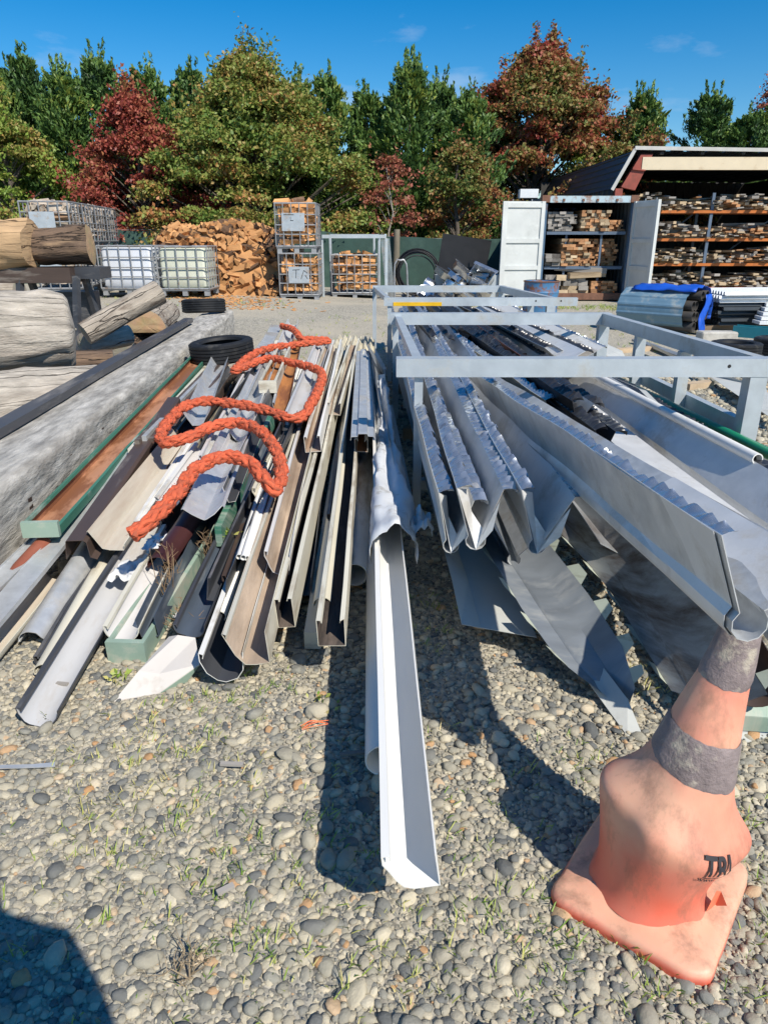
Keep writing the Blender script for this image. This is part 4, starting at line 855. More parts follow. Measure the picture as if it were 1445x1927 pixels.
fill(c3, W3, 1.0, H3, 'orange split firewood in the single cage beside the tall frame', 'firewood in the single cage', sidep=0, top=14, heap=.1)
# white tanks
T1 = atY(247, 556, 16.6); Wt = 104 / F * (16.6 / ray(247, 556).y); Ht = atY(247, 463, 16.6).z - T1.z
t1 = ibc(Wt, 1.0, Ht, tank='tank_white', label='bluish white plastic tank in a steel cage by the grey caged wood', name='caged_tank'); t1.location = (T1.x, 17.1, T1.z); t1.rotation_euler.z = R(-3)
T2 = atY(349, 557, 16.6); Wt2 = 94 / F * (16.6 / ray(349, 557).y)
t2 = ibc(Wt2, 1.0, Ht, tank='tank_cream', label='cream-tinted plastic tank in a steel cage in front of the firewood heap', name='caged_tank'); t2.location = (T2.x, 17.1, T2.z)
# left double row
Q = atY(108, 557, 15.6); Wq = 84 / F * (15.6 / ray(108, 557).y); Hq = (atY(108, 378, 15.6).z - Q.z) / 2
dirv = Vector((-.12, 1, 0)).normalized()
for tier in (0, 1):
    for k in range(4):
        a = R(7); lab = ('lower' if tier == 0 else 'upper') + ' wire cage of grey weathered firewood, ' + ['front', 'second', 'third', 'rear'][k] + ' of the row'
        c = ibc(Wq, 1.0, Hq - .01, label=lab, plate=((-.05, Hq * .58), Wq * .52, Hq * .4) if k == 0 else None, group='two-high row of grey firewood cages')
        yy = .52 + k * 1.06; c.location = Vector((Q.x, 15.6, Q.z + tier * Hq)) + dirv * yy; c.rotation_euler.z = R(7)
        if k == 0: fill(c, Wq, 1.0, Hq, lab.replace('wire cage of ', '').split(',')[0].replace('upper', 'split piece of the upper front cage,').replace('lower', 'split piece of the lower front cage,'), 'grey firewood in the front cages', True, .05, top=8 * tier, sidep=1)
        else:
            Mx = Matrix.Translation(c.location) @ Matrix.Rotation(R(7), 4, 'Z')
            for iz in range(6 if tier else 0):
                y = -.42
                while y < .45:
                    endon = random.random() < .6; stp = .145 if endon else .3
                    q = Mx @ Vector((Wq / 2 - (.19 if endon else .09), y + stp / 2, .24 + (Hq - .3) * (iz + .5) / 6)); split(q, (random.uniform(0, 6.28), 0, R(7) + (0 if endon else R(90)) + random.uniform(-.15, .15)), 'grey firewood piece in the %s tier of the long cage row' % ('lower' if tier == 0 else 'upper'), 'grey firewood in the rear cages', True); y += stp + .01
            mbk = MB().box((-.16, 0, Hq / 2 + .05), (Wq - .5, .92, Hq - .35)); 
            if tier == 1:
                for j in range(7): split(Mx @ Vector((random.uniform(-.4, .4), random.uniform(-.4, .4), Hq - .1)), rrot(), 'grey firewood piece lying on top of the long cage row', 'grey firewood on top of the cage row', True)
# everything past the single pieces: one mass
vs = list(core[0]); fs = [list(f) for f in core[1]]; mi = [0] * len(fs)
for me_, M in STUFF:
    b_ = len(vs); vs += [M @ v.co for v in me_.vertices]
    for p in me_.polygons: fs.append([i + b_ for i in p.vertices]); mi.append(p.material_index)
mb = MB(); mb.add(vs, fs, mi); mb.obj('firewood_mass', ['fire_wood', 'fire_bark'], None, 'mass of orange split firewood making up the body of the big heap', 'firewood', None, 'stuff', recalc=False)
# loose bark chips before the heap
mb = MB()
for k in range(420):
    p = at(random.gauss(425, 60), random.uniform(555, 575), .25); z = gz(p.x, p.y); a = random.uniform(0, 6.28); l = random.uniform(.03, .12)
    mb.box((p.x, p.y, z + .012), (l, l * .4, .012), Matrix.Rotation(a, 3, 'Z') @ Matrix.Rotation(random.uniform(-.3, .3), 3, 'Y'))
mb.obj('wood_chips', 'fire_wood', None, 'scattered orange wood chips on the ground before the firewood heap', 'wood chips', None, 'stuff')

# ---------- tall galvanised frame beside the single cage
def framebars(root, bars, m='galv_frame'):
    for nm, p, q, a, b_ in bars: MB().bar(p, q, a, b_).obj(nm, m, root)
ya = 18.4; l0 = atY(606, 445, ya); r0_ = atY(727, 445, ya); zt_ = l0.z; gb = gz(-.5, 18.4)
tf = empty('tall_frame', (-.7, 18.9, gb), 'tall galvanised frame standing over the single firewood cage', 'frame')
xa, xb = l0.x, r0_.x
framebars(tf, [('top_beam', (xa, ya, zt_), (xb, ya, zt_), .07, .08), ('post', (xb, ya, gb), (xb, ya, zt_ - .04), .07, .07), ('post', (xa, ya + .02, gb), (xa, ya + .02, zt_ - .04), .05, .05),
    ('post', (xb - .18, ya + 1.4, gb), (xb - .18, ya + 1.4, zt_), .06, .06), ('post', (xa + .1, ya + 1.4, gb), (xa + .1, ya + 1.4, zt_), .06, .06), ('top_beam', (xa + .1, ya + 1.4, zt_ + .03), (xb - .18, ya + 1.4, zt_ + .03), .06, .06),
    ('side_rail', (xb - .02, ya, zt_ + .03), (xb - .18, ya + 1.4, zt_ + .03), .05, .05), ('post', (xb - .3, ya + .6, gb), (xb - .3, ya + .6, zt_), .05, .05), ('brace', (xa + .15, ya + 1.4, gb + .05), (xa + .75, ya + 1.42, gb + .8), .03, .05)])
# bent metal chair frame and pipe coil
g2 = gz(.4, 19)
pc = atY(755, 545, 18.5); mb = MB(); x = pc.x
cf = empty('chair_frame', (x, 18.5, g2), 'bent grey tubular frame standing beside the black pipe coil', 'frame')
for dx, y in ((0, 18.5), (.0, 18.9)):
    mb = MB(); mb.tube(catmull([(x - .16, y, g2), (x - .16, y, g2 + .85), (x - .02, y, g2 + .93), (x + .12, y, g2 + .85), (x + .17, y, g2)], .06), .02, 7); mb.obj('hoop', 'steel_cage', cf, smooth=60)
MB().bar((x - .16, 18.5, g2 + .35), (x - .16, 18.9, g2 + .35), .03, .03).obj('rail', 'galv_frame', cf); MB().bar((x + .165, 18.5, g2 + .35), (x + .165, 18.9, g2 + .35), .03, .03).obj('rail', 'galv_frame', cf)
pl_ = atY(736, 545, 18.7); MB().box((pl_.x - .08, 18.7, g2 + .72), (.22, .05, 1.42), Matrix.Rotation(R(-6), 3, 'Y')).obj('bath_panel', 'stainless', None, 'narrow polished metal panel leaning between the tall frame and the fence post', 'panel')
cc = atY(785, 545, 19.6); mb = MB(); pts = []
for k in range(9 * 28):
    a = 2 * math.pi * k / 28; t = k / 28; r_ = .47 + .05 * math.sin(t * 2.3) + .012 * t; pts.append(Vector((cc.x + r_ * math.cos(a), 19.4 + .05 * t * .6 + .25 * math.sin(a) * .3, g2 + .60 + r_ * math.sin(a) + .03 * math.sin(t * 5))))
mb.tube(pts, .016, 6); mb.obj('pipe_coil', 'pipe_black', None, 'loose coil of black plastic pipe standing against the shade-cloth fence', 'pipe coil', smooth=60)
# heap of stainless pots, pans and sinks
spots = [(800, 528, .0), (828, 530, 0), (858, 532, 0), (888, 530, 0), (906, 528, 0), (815, 512, .22), (845, 512, .24), (872, 510, .24), (898, 508, .25), (858, 492, .5), (840, 486, .55), (885, 488, .5), (905, 490, .5), (868, 476, .75)]
kinds = ['shallow pan', 'deep pot', 'sink bowl', 'square tray', 'long pan', 'tilted pot', 'mixing bowl', 'upturned pot', 'dented sink', 'flat tray', 'folded duct hood', 'tall pot', 'square sink', 'narrow tray']
for i, ((u, v, z), kd) in enumerate(zip(spots, kinds)):
    p = atY(u, v, 18.3 + .5 * z + (i % 3) * .12); mb = MB(); r_ = random.uniform(.17, .26); h_ = random.uniform(.12, .28)
    if kd.split()[-1] in ('pan', 'pot', 'bowl'): mb.lathe([(.02, 0), (r_ * .85, 0), (r_, h_ * .4), (r_, h_), (r_ + .025, h_ + .005), (r_ - .012, h_ - .002), (r_ - .015, h_ * .4), (.02, .012)], 18)
    else:
        a, b_ = r_ * 1.15, r_ * .85
        for s_, d_ in (((-a, 0), (.012, 2 * b_)), ((a, 0), (.012, 2 * b_)), ((0, -b_), (2 * a, .012)), ((0, b_), (2 * a, .0121))): mb.box((s_[0], s_[1], h_ / 2), (*d_, h_))
        mb.box((0, 0, .006), (2 * a, 2 * b_, .012)); mb.box((0, b_ + .04, h_), (2 * a + .08, .09, .01))
    o = mb.obj('scrap_' + kd.split()[-1], 'stainless', None, 'stainless %s in the scrap pile against the container' % kd, 'scrap metal', 'stainless scrap beside the container', smooth=35, local=True)
    o.location = (p.x, 18.4 + z * .3 + (i % 3) * .1, gz(p.x, 18.4) + .14 + z * .72); o.rotation_euler = (random.uniform(.3, 1.2), random.uniform(-.7, .7), random.uniform(0, 6.28))
mb = MB(); pz = atY(880, 540, 19.2); mb.box((pz.x, 19.35, .32), (1.7, .9, .64)); mb.obj('scrap_bin', 'galv_frame', None, 'low steel bin under the stainless scrap pile', 'bin')
bp = atY(872, 435, 20.2); MB().box((bp.x, 20.2, .8), (1.3, .05, 1.5), Matrix.Rotation(R(8), 3, 'Y')).obj('black_board', 'pipe_black', None, 'black board leaning on the fence behind the stainless scrap', 'board')
# ================================================================== STEEL STILLAGES
def stillage(name, label, y0, y1, xl0, xr0, xl1, xr1, zt_, w_=.095, yellow=False, ov=.12):
    s = empty(name, ((xl0 + xr0) / 2, (y0 + y1) / 2, 0), label, 'rack', 'galvanised stillages'); e = w_ / 2
    def b(nm, p, q, a=w_, c=w_, m='galv_frame'): return MB().bar(p, q, a, c).obj(nm, m, s)
    n = b('top_beam', (xl0 - ov, y0, zt_), (xr0 + .28, y0, zt_)); f = b('top_beam', (xl1 - ov * .4, y1, zt_), (xr1 + .02, y1, zt_))
    for dx in (-.05, .22):           # bolt holes near the end of the near beam
        mb = MB(); mb.tube([(xr0 - .12 + dx, y0 - e - .0015, zt_ + .01), (xr0 - .12 + dx, y0 - e - .001, zt_ + .01)], .0095, 10); mb.obj('bolt_hole', 'paint_black', n)
    r2 = .052
    b('top_rail', (xl0 + .0, y0 + e, zt_ + .0), (xl1 + .02, y1 - e, zt_), r2, r2); b('top_rail', (xr0 + .03, y0 + e, zt_), (xr1 - .03, y1 - e, zt_), .06, w_ * .98)
    for x, y, t_ in ((xl0, y0, .045), (xl1, y1, .05), (xr0, y0, .09), (xr1 - .03, y1, .085)): b('post', (x, y, 0), (x, y, zt_ - e), t_, t_ * .98)
    for k in (.36, .68): b('post', (xr0 * (1 - k) + xr1 * k, y0 * (1 - k) + y1 * k, 0), (xr0 * (1 - k) + xr1 * k, y0 * (1 - k) + y1 * k, zt_ - e), .07, .065)
    b('side_rail', (xr0 + .06, y0 + .05, .50), (xr1 + .06, y1 - .05, .50), .05, .085)
    for z in (.10,): 
        b('bottom_rail', (xl0 - .05, y0 + .04, z), (xl1 - .05, y1 - .04, z), .05, .06); b('bottom_rail', (xr0 + .09, y0 + .04, z), (xr1 + .06, y1 - .04, z), .05, .06)
        for k in (.06, .94): b('bottom_beam', (xl0 - .02, y0 * (1 - k) + y1 * k, z + .06), (xr0 + .05, y0 * (1 - k) + y1 * k, z + .06), .06, .06)
    return s
stillage('steel_stillage', 'galvanised steel stillage whose wide front beam crosses the ridge flashings', 3.81, 6.25, .185, 1.98, .10, 1.90, .865)
s2 = stillage('steel_stillage', 'farther galvanised steel stillage with a yellow-sprayed beam', 8.0, 10.1, .06, 1.80, -.13, 1.62, .865, w_=.085, ov=.06)
MB().bar((.10, 7.953, .843), (.62, 7.953, .843), .005, .038).obj('paint_mark', 'yellow_paint', s2)

# ================================================================== RIDGE FLASHINGS (right-hand heap)
SEED = [0]
def flashing(label, p, q, prof, roll=0, mi='galv', mo='galv_dull', crl=True, crr=True, cm='edge_metal', seg=30, wob=.005, wid=.055, amp=.013, name='ridge_flashing', ragged=.0, sag=0, bow=0., fold=False, cml=None):
    SEED[0] += 1; sd_ = SEED[0]; mb, rim = trough(p, q, prof, roll, .0022, seg, wob, ragged, sd_, sag, bow=bow)
    base = (Vector(p) + Vector(q)) / 2; root = empty(name, (base.x, base.y, min(v.z for v in mb.v)), label, 'flashing', 'ridge flashings in the stillages')
    mb.obj('sheet', [mi, mo], root, smooth=35); pr = [Vector(x) for x in prof]
    cr_, sr_ = math.cos(R(roll)), math.sin(R(roll)); w2 = lambda v: mb.side * (v.x * cr_ - v.y * sr_) + mb.up * (v.x * sr_ + v.y * cr_)
    if crl: crimp(rim[0], mb.side * .85 + mb.up * .5, wid, amp, wl=.06, seed=sd_, drop=.25).obj('crimped_edge', cml or cm, root, recalc=False, smooth=70)
    if crr: crimp(rim[1], mb.side * .8 + mb.up * .25, wid, amp, wl=.06, seed=sd_ + 50, drop=.35).obj('crimped_edge', cm, root, recalc=False, smooth=70)
    if fold:      # folded-in end flap
        n = len(prof); a, b_ = rim[0][0], rim[1][0]; c = Vector(p); d = mb.dir
        f = MB(); vs = [c - d * .002, a.lerp(c, .5), a, a + (b_ - a) * .26 + d * .05 - Vector((0, 0, .02)), a.lerp(b_, .3).lerp(c, .45) + d * .05, c + (b_ - c) * .3 + d * .03, c + (b_ - c) * .85 - d * .02, c + (b_ - c) * .6 - Vector((0, 0, .05)) - d * .03]
        f.add(vs, [[0, 1, 4, 5], [1, 2, 3, 4], [0, 5, 6, 7]]); f.obj('end_flap', 'zinc_light', root, recalc=False)
    return root
RG = ridge(.20, 72, .19, 62, .035)
flashing('pinkish galvanised ridge flashing at the left edge of the stillage, torn crimped edge', at(848, 1040, .42), (.11, 9.4, .46), ridge(.185, 80, .16, 70, .03), 0, 'galv', 'sheet_pale', True, True, fold=True, amp=.017)
flashing('galvanised ridge flashing with an open folded end, second from the stillage\'s left posts', at(895, 1034, .46), (.30, 9.0, .50), ridge(.185, 78, .18, 66, .034), 3, 'zinc_light', 'galv_dull', True, True, fold=True, wid=.055, amp=.017)
flashing('galvanised ridge flashing with a crumpled flap end, beside the black crimped sheets', at(1010, 1042, .47), (.52, 9.6, .50), ridge(.19, 74, .18, 60, .032), 0, 'zinc_light', 'galv', True, True, fold=True, wid=.045, amp=.015)
r4 = flashing('long mottled galvanised ridge flashing jutting out over the traffic cone', at(1406, 1206, .755), (.62, 6.9, .31), ridge(.17, 70, .16, 30, .036, 50), 0, 'galv_dull', 'galv', True, False, wid=.035, amp=.010, bow=-.02)
for k in range(9):      # rivets and the lap joint on the outer wing
    pass
P4, Q4 = at(1406, 1206, .755), Vector((.62, 6.9, .31)); d4 = (Q4 - P4).normalized(); s4 = d4.cross(Vector((0, 0, 1))).normalized(); u4 = s4.cross(d4)
mb, _ = trough(P4 + d4 * .02 - Vector((0.004, 0, .003)), P4 + d4 * .78 - Vector((0.004, 0, .003)), ridge(.168, 70, .155, 30, .039, 50), 0, .001, 8, .002, 0, 91); mb.obj('lap_sheet', ['zinc_light', 'zinc_light'], r4, smooth=35)
flashing('wide pale grey ridge flashing with black crimped edge beside the white pipe', at(1450, 1030, .33), (1.36, 8.2, .40), ridge(.22, 6, .19, 52, .038), 0, 'zinc_light', 'galv_dull', False, True, cm='edge_black', wid=.06, amp=.012)
flashing('black crimped flashing lying on the pale wide one', at(1135, 858, .52), (.80, 9.0, .50), ridge(.10, 72, .09, 64, .02), 4, 'black_sheet', 'black_sheet', True, True, cm='edge_black', wid=.065, amp=.02)
flashing('second black crimped flashing with a glossy ruffled edge', at(1085, 800, .58), (.62, 9.3, .55), ridge(.1, 70, .10, 60, .02), -6, 'galv_dull', 'black_sheet', True, True, cm='edge_black', wid=.06, amp=.022)
flashing('dull beige flashing squeezed under the black crimped ones', at(1040, 800, .50), (.56, 9.0, .47), ridge(.11, 70, .1, 60, .025), 0, 'cream', 'cream', True, False)
flashing('short brown flashing behind the front beam', (1.02, 5.0, .60), (.98, 7.6, .56), ridge(.13, 60, .13, 40, .02), 0, 'maroon', 'red_oxide', True, True, cm='edge_black', wid=.05, amp=.02)
flashing('pale flashing with dark ruffled edge and a lifted end behind the front beam', (1.30, 5.2, .62), (1.05, 9.2, .60), ridge(.16, 38, .15, 30, .03), 0, 'zinc_light', 'zinc_light', True, True, cm='edge_black', wid=.06, amp=.02)
flashing('white flashing with lifted crumpled end under the second beam', (1.50, 5.5, .60), (1.30, 9.8, .62), ridge(.15, 30, .17, 25, .03), 4, 'paint_white', 'galv_dull', False, True, wid=.03, ragged=.06)
flashing('dark grey flashing crossing both stillages near the far beam', (.44, 5.9, .60), (.30, 10.6, .60), ridge(.12, 70, .12, 55, .022), 0, 'galv_dull', 'charcoal', True, True, cm='edge_black', wid=.05, amp=.02)
flashing('black ruffled flashing reaching out behind the yellow-sprayed beam', (.72, 6.6, .60), (.55, 10.9, .60), ridge(.11, 65, .12, 45, .02), 0, 'black_sheet', 'black_sheet', True, True, cm='edge_black', wid=.06, amp=.024)
flashing('slim black flashing with silver inside behind the front beam', (.92, 5.6, .60), (.80, 10.8, .60), ridge(.1, 65, .10, 45, .02), 0, 'galv', 'black_sheet', True, True, cm='edge_black', wid=.05, amp=.02)

# lower sheets with scalloped edges lying beneath
def plate(name, label, pts, m, th=.003, cat='sheet', group=None, mats=None, bend=None, sub=0):
    """thin folded sheet: pts are rows of points, left to right"""
    mb = MB(); rows = pts; nr, nc = len(rows), len(rows[0]); top = [Vector(p) for r_ in rows for p in r_]; bot = [p - Vector((0, 0, th)) for p in top]; n = len(top)
    fs = []; mi = []
    for j in range(nr - 1):
        for i in range(nc - 1):
            a = j * nc + i; fs += [[a, a + 1, a + nc + 1, a + nc], [n + a, n + a + nc, n + a + nc + 1, n + a + 1]]; mi += [0, 1 if mats else 0]
    edge = [i for i in range(nc)] + [j * nc + nc - 1 for j in range(1, nr)] + [(nr - 1) * nc + i for i in range(nc - 2, -1, -1)] + [j * nc for j in range(nr - 2, 0, -1)]
    for k in range(len(edge)): a, b_ = edge[k], edge[(k + 1) % len(edge)]; fs.append([a, b_, n + b_, n + a]); mi.append(0)
    mb.add(top + bot, fs, mi, [[(mb_.y, mb_.x) for mb_ in [(top + bot)[i] for i in f]] for f in fs]); return mb.obj(name, mats or m, None, label, cat, group, smooth=None)
def rows(*px): return [[at(*p) for p in r_] for r_ in px]
sh1 = plate('bent_sheet', 'pale grey bent roofing sheet lying under the flashing ends', rows([(868, 1174, .16), (905, 1181, .11), (1010, 1199, .10)], [(850, 1090, .20), (880, 1090, .13), (965, 1100, .12)], [(826, 1000, .24), (850, 1000, .16), (930, 1010, .16)], [(770, 790, .28), (790, 800, .22), (850, 800, .22)], [(742, 690, .28), (755, 690, .22), (800, 690, .22)]), 'sheet_pale')
def scallop(name, label, left, right, m, mtab, zt=.03, n=7, gap=.45, tw=18):
    """long dark tray with cut scallop tabs along its left edge"""
    L_ = [at(*p) for p in left]; R_ = [at(*p) for p in right]; base = (L_[0] + R_[0]) / 2; root = empty(name, (base.x, base.y, max(0, min(p.z for p in L_ + R_) - .01)), label, 'sheet')
    mb = MB(); nn = 24; vs = []
    def lerp(P, t): k = t * (len(P) - 1); i = min(int(k), len(P) - 2); return P[i].lerp(P[i + 1], k - i)
    for i in range(nn + 1):
        t = i / nn; a, b_ = lerp(L_, t), lerp(R_, t)
        for f in (0, .3, .35, .7, 1): p = a.lerp(b_, f); p.z += {0: .0, .3: -.02, .35: -.012, .7: -.02, 1: .035}[f] + .006 * noise.noise(p * 3); vs.append(p)
    mb.add(vs, [[i * 5 + j, i * 5 + j + 1, i * 5 + 6 + j, i * 5 + 5 + j] for i in range(nn) for j in range(4)], 0, [[(i / nn * 3, j * .06), (i / nn * 3, j * .06 + .06), ((i + 1) / nn * 3, j * .06 + .06), ((i + 1) / nn * 3, j * .06)] for i in range(nn) for j in range(4)])
    mb.obj('tray', m, root, recalc=False, smooth=40)
    for side, P in ((-1, L_), (1, R_)):
        for k in range(n):
            t0 = (k + .15) / n; t1 = t0 + (1 - gap) / n; a, b_ = lerp(P, t0), lerp(P, t1)
            if side > 0: a = a + Vector((0, 0, .035)); b_ = b_ + Vector((0, 0, .035))
            o_ = Vector((side * .035, 0, zt)); e = (b_ - a) * .22
            MB().add([a, b_, b_ + o_ - e, a + o_ + e], [[0, 1, 2, 3]]).obj('tab', mtab, root, recalc=False)
    return root
scallop('scalloped_tray', 'dark slate sheet with cream scalloped edge tabs tapering to a point on the gravel', [(1165, 1330, .02), (1050, 1240, .12), (985, 1150, .18), (930, 1060, .22), (870, 950, .26), (800, 800, .28)], [(1192, 1312, .03), (1170, 1235, .12), (1110, 1140, .18), (1040, 1050, .22), (960, 950, .26), (860, 800, .28)], 'sheet_blue', 'torn_green')
scallop('scalloped_tray', 'grimy stained steel tray with scalloped tabs under the long mottled flashing', [(1262, 1300, .10), (1210, 1215, .14), (1160, 1130, .2), (1110, 1065, .25), (1060, 1010, .28), (930, 860, .32)], [(1440, 1325, .26), (1400, 1260, .28), (1330, 1170, .32), (1250, 1080, .36), (1170, 1000, .40), (1010, 850, .42)], 'galv_grimy', 'torn_green', n=6)
plate('bent_sheet', 'pale sheet end bent down on to the gravel below the slate pointed sheet', rows([(1180, 1385, .005), (1212, 1392, .005)], [(1140, 1330, .03), (1180, 1315, .06)], [(1090, 1260, .07), (1130, 1250, .09)]), 'sheet_pale')
plate('bent_sheet', 'green sheet edge lying beside the cone', rows([(1372, 1372, .02), (1470, 1378, .02)], [(1376, 1345, .08), (1470, 1352, .08)], [(1380, 1290, .16), (1470, 1290, .16)]), 'green_pale')
plate('bent_sheet', 'white sheet corner under the green edge beside the cone', rows([(1376, 1404, .004), (1470, 1380, .004)], [(1370, 1360, .02), (1470, 1340, .02)]), 'sheet_pale')
SEED[0] += 1
mb, _ = trough(at(1420, 1330, .14), (1.35, 3.2, .25), half_round(.16), 0, .003, 10, .003, 0, 77); mb.obj('half_round_gutter', ['brown_paint', 'brown_paint'], None, 'dark brown half-round gutter behind the cone tip', 'gutter', 'gutters under the right heap', smooth=35)
mb, _ = trough(at(1480, 1240, .46), (1.22, 2.5, .40), ridge(.13, 50, .12, 55, .03), 0, .003, 16, .006, .02, 78); mb.obj('valley_flashing', ['zinc_light', 'galv_dull'], None, 'white valley flashing with dark stains just right of the long mottled flashing', 'flashing', 'ridge flashings in the stillages', smooth=35)
mb, _ = trough((1.05, 2.6, .22), (1.0, 6.5, .3), ridge(.2, 30, .2, 35, .03), 0, .003, 14, .006, 0, 79); mb.obj('valley_flashing', ['galv_grimy', 'galv_dull'], None, 'dull valley flashing at the bottom of the stillage', 'flashing', 'ridge flashings in the stillages', smooth=35)
mb, _ = trough((.55, 2.75, .20), (.45, 6.3, .25), ridge(.18, 60, .18, 45, .03), 0, .003, 14, .006, 0, 80); mb.obj('valley_flashing', ['galv_dull', 'charcoal'], None, 'dark flashing under the crumpled-end one in the stillage', 'flashing', 'ridge flashings in the stillages', smooth=35)
# blue-shaded sheet standing against the left posts
plate('bent_sheet', 'bluish galvanised sheet leaning on the left posts of the stillage', [[Vector(p) for p in r_] for r_ in [[(.10, 4.6, .12), (.02, 4.6, .34), (-.02, 4.62, .42)], [(.07, 5.6, .12), (-.03, 5.6, .36), (-.08, 5.6, .48)], [(.03, 6.6, .12), (-.07, 6.6, .40), (-.12, 6.6, .52)], [(-.0, 7.3, .12), (-.10, 7.3, .42), (-.2, 7.32, .55)]]], 'sheet_blue')
plate('white_strip', 'thin white strip standing between the bag and the left posts', [[Vector(p) for p in r_] for r_ in [[(.06, 3.6, .16), (.05, 3.6, .40)], [(-.03, 5.6, .18), (-.04, 5.6, .46)]]], 'sheet_pale')

# pipes on the right
def pipe(label, p, q, r_, m, name='pipe', hollow=.004, n=16, sag=.0, cat='pipe', group=None):
    mb = MB(); p, q = Vector(p), Vector(q); k = 8; mb.tube([p.lerp(q, i / k) - Vector((0, 0, sag * math.sin(math.pi * i / k))) for i in range(k + 1)], r_, n, hollow=hollow); return mb.obj(name, m, None, label, cat, group, smooth=50)
pipe('green plastic pipe along the right side of the stillage', at(1470, 866, .50), at(1130, 700, .50), .028, 'green_pipe')
pipe('white plastic pipe with open end resting on the black crimped edge', at(1425, 864, .56), at(1110, 702, .56), .026, 'pvc_white', hollow=.005)
pipe('red-brown pipe end beside the open white pipe', at(1450, 905, .44), at(1330, 830, .44), .03, 'red_oxide')
plate('white_board', 'flat white board inside the right rail of the stillage', rows([(1395, 812, .44), (1375, 822, .44)], [(1260, 738, .44), (1235, 745, .44)]), 'sheet_pale', .02)
plate('white_board', 'twisted pale offcut strip lying across the pipes', rows([(1255, 775, .57), (1240, 770, .57)], [(1215, 735, .60), (1200, 730, .60)], [(1160, 712, .62), (1150, 708, .62)]), 'sheet_pale', .003)
plate('bent_sheet', 'broad grey sheet lying right of the stillage', rows([(1470, 800, .1), (1440, 730, .12)], [(1330, 705, .1), (1310, 690, .16)], [(1230, 655, .1), (1220, 645, .16)]), 'sheet_pale')
plate('bent_sheet', 'white curved sheet behind the front beam on the gravel', rows([(1095, 690, .15), (1140, 668, .3), (1185, 690, .1)], [(1080, 650, .1), (1125, 640, .2), (1170, 660, .1)]), 'sheet_pale')
MB().bar(at(1160, 660, .03), at(1232, 655, .03), .10, .06).obj('timber_offcut', 'timber_pale', None, 'timber offcut on the gravel behind the blue strip', 'timber')
MB().bar(at(1290, 728, .04), at(1335, 722, .04), .10, .07).obj('timber_offcut', 'timber_pale', None, 'pale timber offcut between the stillage rails', 'timber')
MB().bar(at(1195, 640, .05), at(1285, 672, .05), .12, .03).obj('metal_strip', 'sheet_blue', None, 'blue-grey metal strip on the gravel behind the right rail', 'strip')

# ================================================================== GUTTERS (left-hand heap)
GG = 'scrap gutters in the left heap'
def gutter(label, p, q, prof, mi, mo=None, roll=0, name='gutter', seg=18, wob=.0035, ragged=.0, flip=False, sag=0, th=.0028, cap=None, bow=0., cat='gutter'):
    SEED[0] += 1; p = Vector(p); q = Vector(q)
    mb, rim = trough(p, q, prof, roll, th, seg, wob, ragged, SEED[0], sag, flip, bow=bow)
    if cap is None: return mb.obj(name, [mi, mo or mi], None, label, cat, GG, smooth=35)
    root = empty(name, (p.x, p.y, min(v.z for v in mb.v)), label, cat, GG); mb.obj('channel', [mi, mo or mi], root, smooth=35)
    e = mb.dir * .012; pr = [Vector(x) for x in prof if True]; cr_, sr_ = math.cos(R(roll)), math.sin(R(roll))
    zs = max(x.y for x in pr); a = max(x.x for x in pr) + .004
    f = [p + mb.side * (x * cr_ - z * sr_) + mb.up * (x * sr_ + z * cr_) for x, z in ((-a, -.004), (a, -.004), (a, zs + .004), (-a, zs + .004))]
    f = [x - e for x in f] + [x + e for x in f]; MB().add(f, [[3, 2, 1, 0], [4, 5, 6, 7], [0, 1, 5, 4], [1, 2, 6, 5], [2, 3, 7, 6], [3, 0, 4, 7]]).obj('end_cap', cap, root)
    return root
g = gutter
FAR = 7.6
# --- white plastic gutter jutting out front and its neighbours
g('long white plastic gutter jutting far out over the gravel', at(779, 1672, .20), (-.045, 6.4, .36), quad(.108, .10), 'pvc_white', roll=8, th=.003, name='white_gutter', wob=.002)
pipe('thick white plastic downpipe under the long white gutter', at(722, 1432, .075), (-.07, 5.2, .10), .055, 'pvc_white', hollow=.004, n=24)
g('cream gutter with black silt inside, just left of the wrapped bundle', at(625, 1214, .18), (-.23, 6.9, .40), boxp(.092, .10), 'silt_dark', 'cream', roll=2, name='cream_gutter', ragged=.02)
mb = MB(); mb.bar(at(588, 1206, .06), (-.33, 6.9, .22), .062, .075); mb.obj('box_downpipe', 'cream', None, 'pale square downpipe lying under the black-silted gutter', 'downpipe', GG)
g('cream half pipe turned upside down beside the square downpipe', at(608, 1142, .17), (-.29, 6.8, .34), half_round(.075), 'cream', flip=True, name='half_pipe')
pipe('white plastic pipe poking out right of the black-silted gutter', at(668, 1082, .10), (-.12, 6.2, .2), .055, 'paint_white', n=20)
g('wide cream gutter lined with brown silt, its lip catching the sun', at(482, 1250, .12), (-.50, 7.4, .38), [(-.085, .118), (-.082, .13), (-.095, .13), (-.06, .05), (-.035, .006), (.0, 0), (.045, .004), (.05, .13)], 'silt', 'cream', roll=6, name='cream_gutter', ragged=.02)
g('narrow cream gutter edge standing right of the wide silted gutter', at(540, 1180, .14), (-.38, 7.3, .36), boxp(.06, .12), 'silt_dark', 'cream', roll=4)
g('dark-lined ogee gutter with pale lip and chipped rounded end', at(426, 1282, .04), (-.66, 7.3, .30), [(-.07, .10), (-.066, .115), (-.082, .115), (-.08, .09), (-.06, .045), (-.03, .006), (.0, 0), (.04, .01), (.065, .05), (.07, .12)], 'charcoal', 'paint_white', roll=2, name='ogee_gutter', ragged=.025)
g('brown-silted gutter running under the white conduits', at(520, 1080, .20), (-.62, 7.4, .36), quad(.10, .10), 'silt', 'pale_grey', roll=-6)
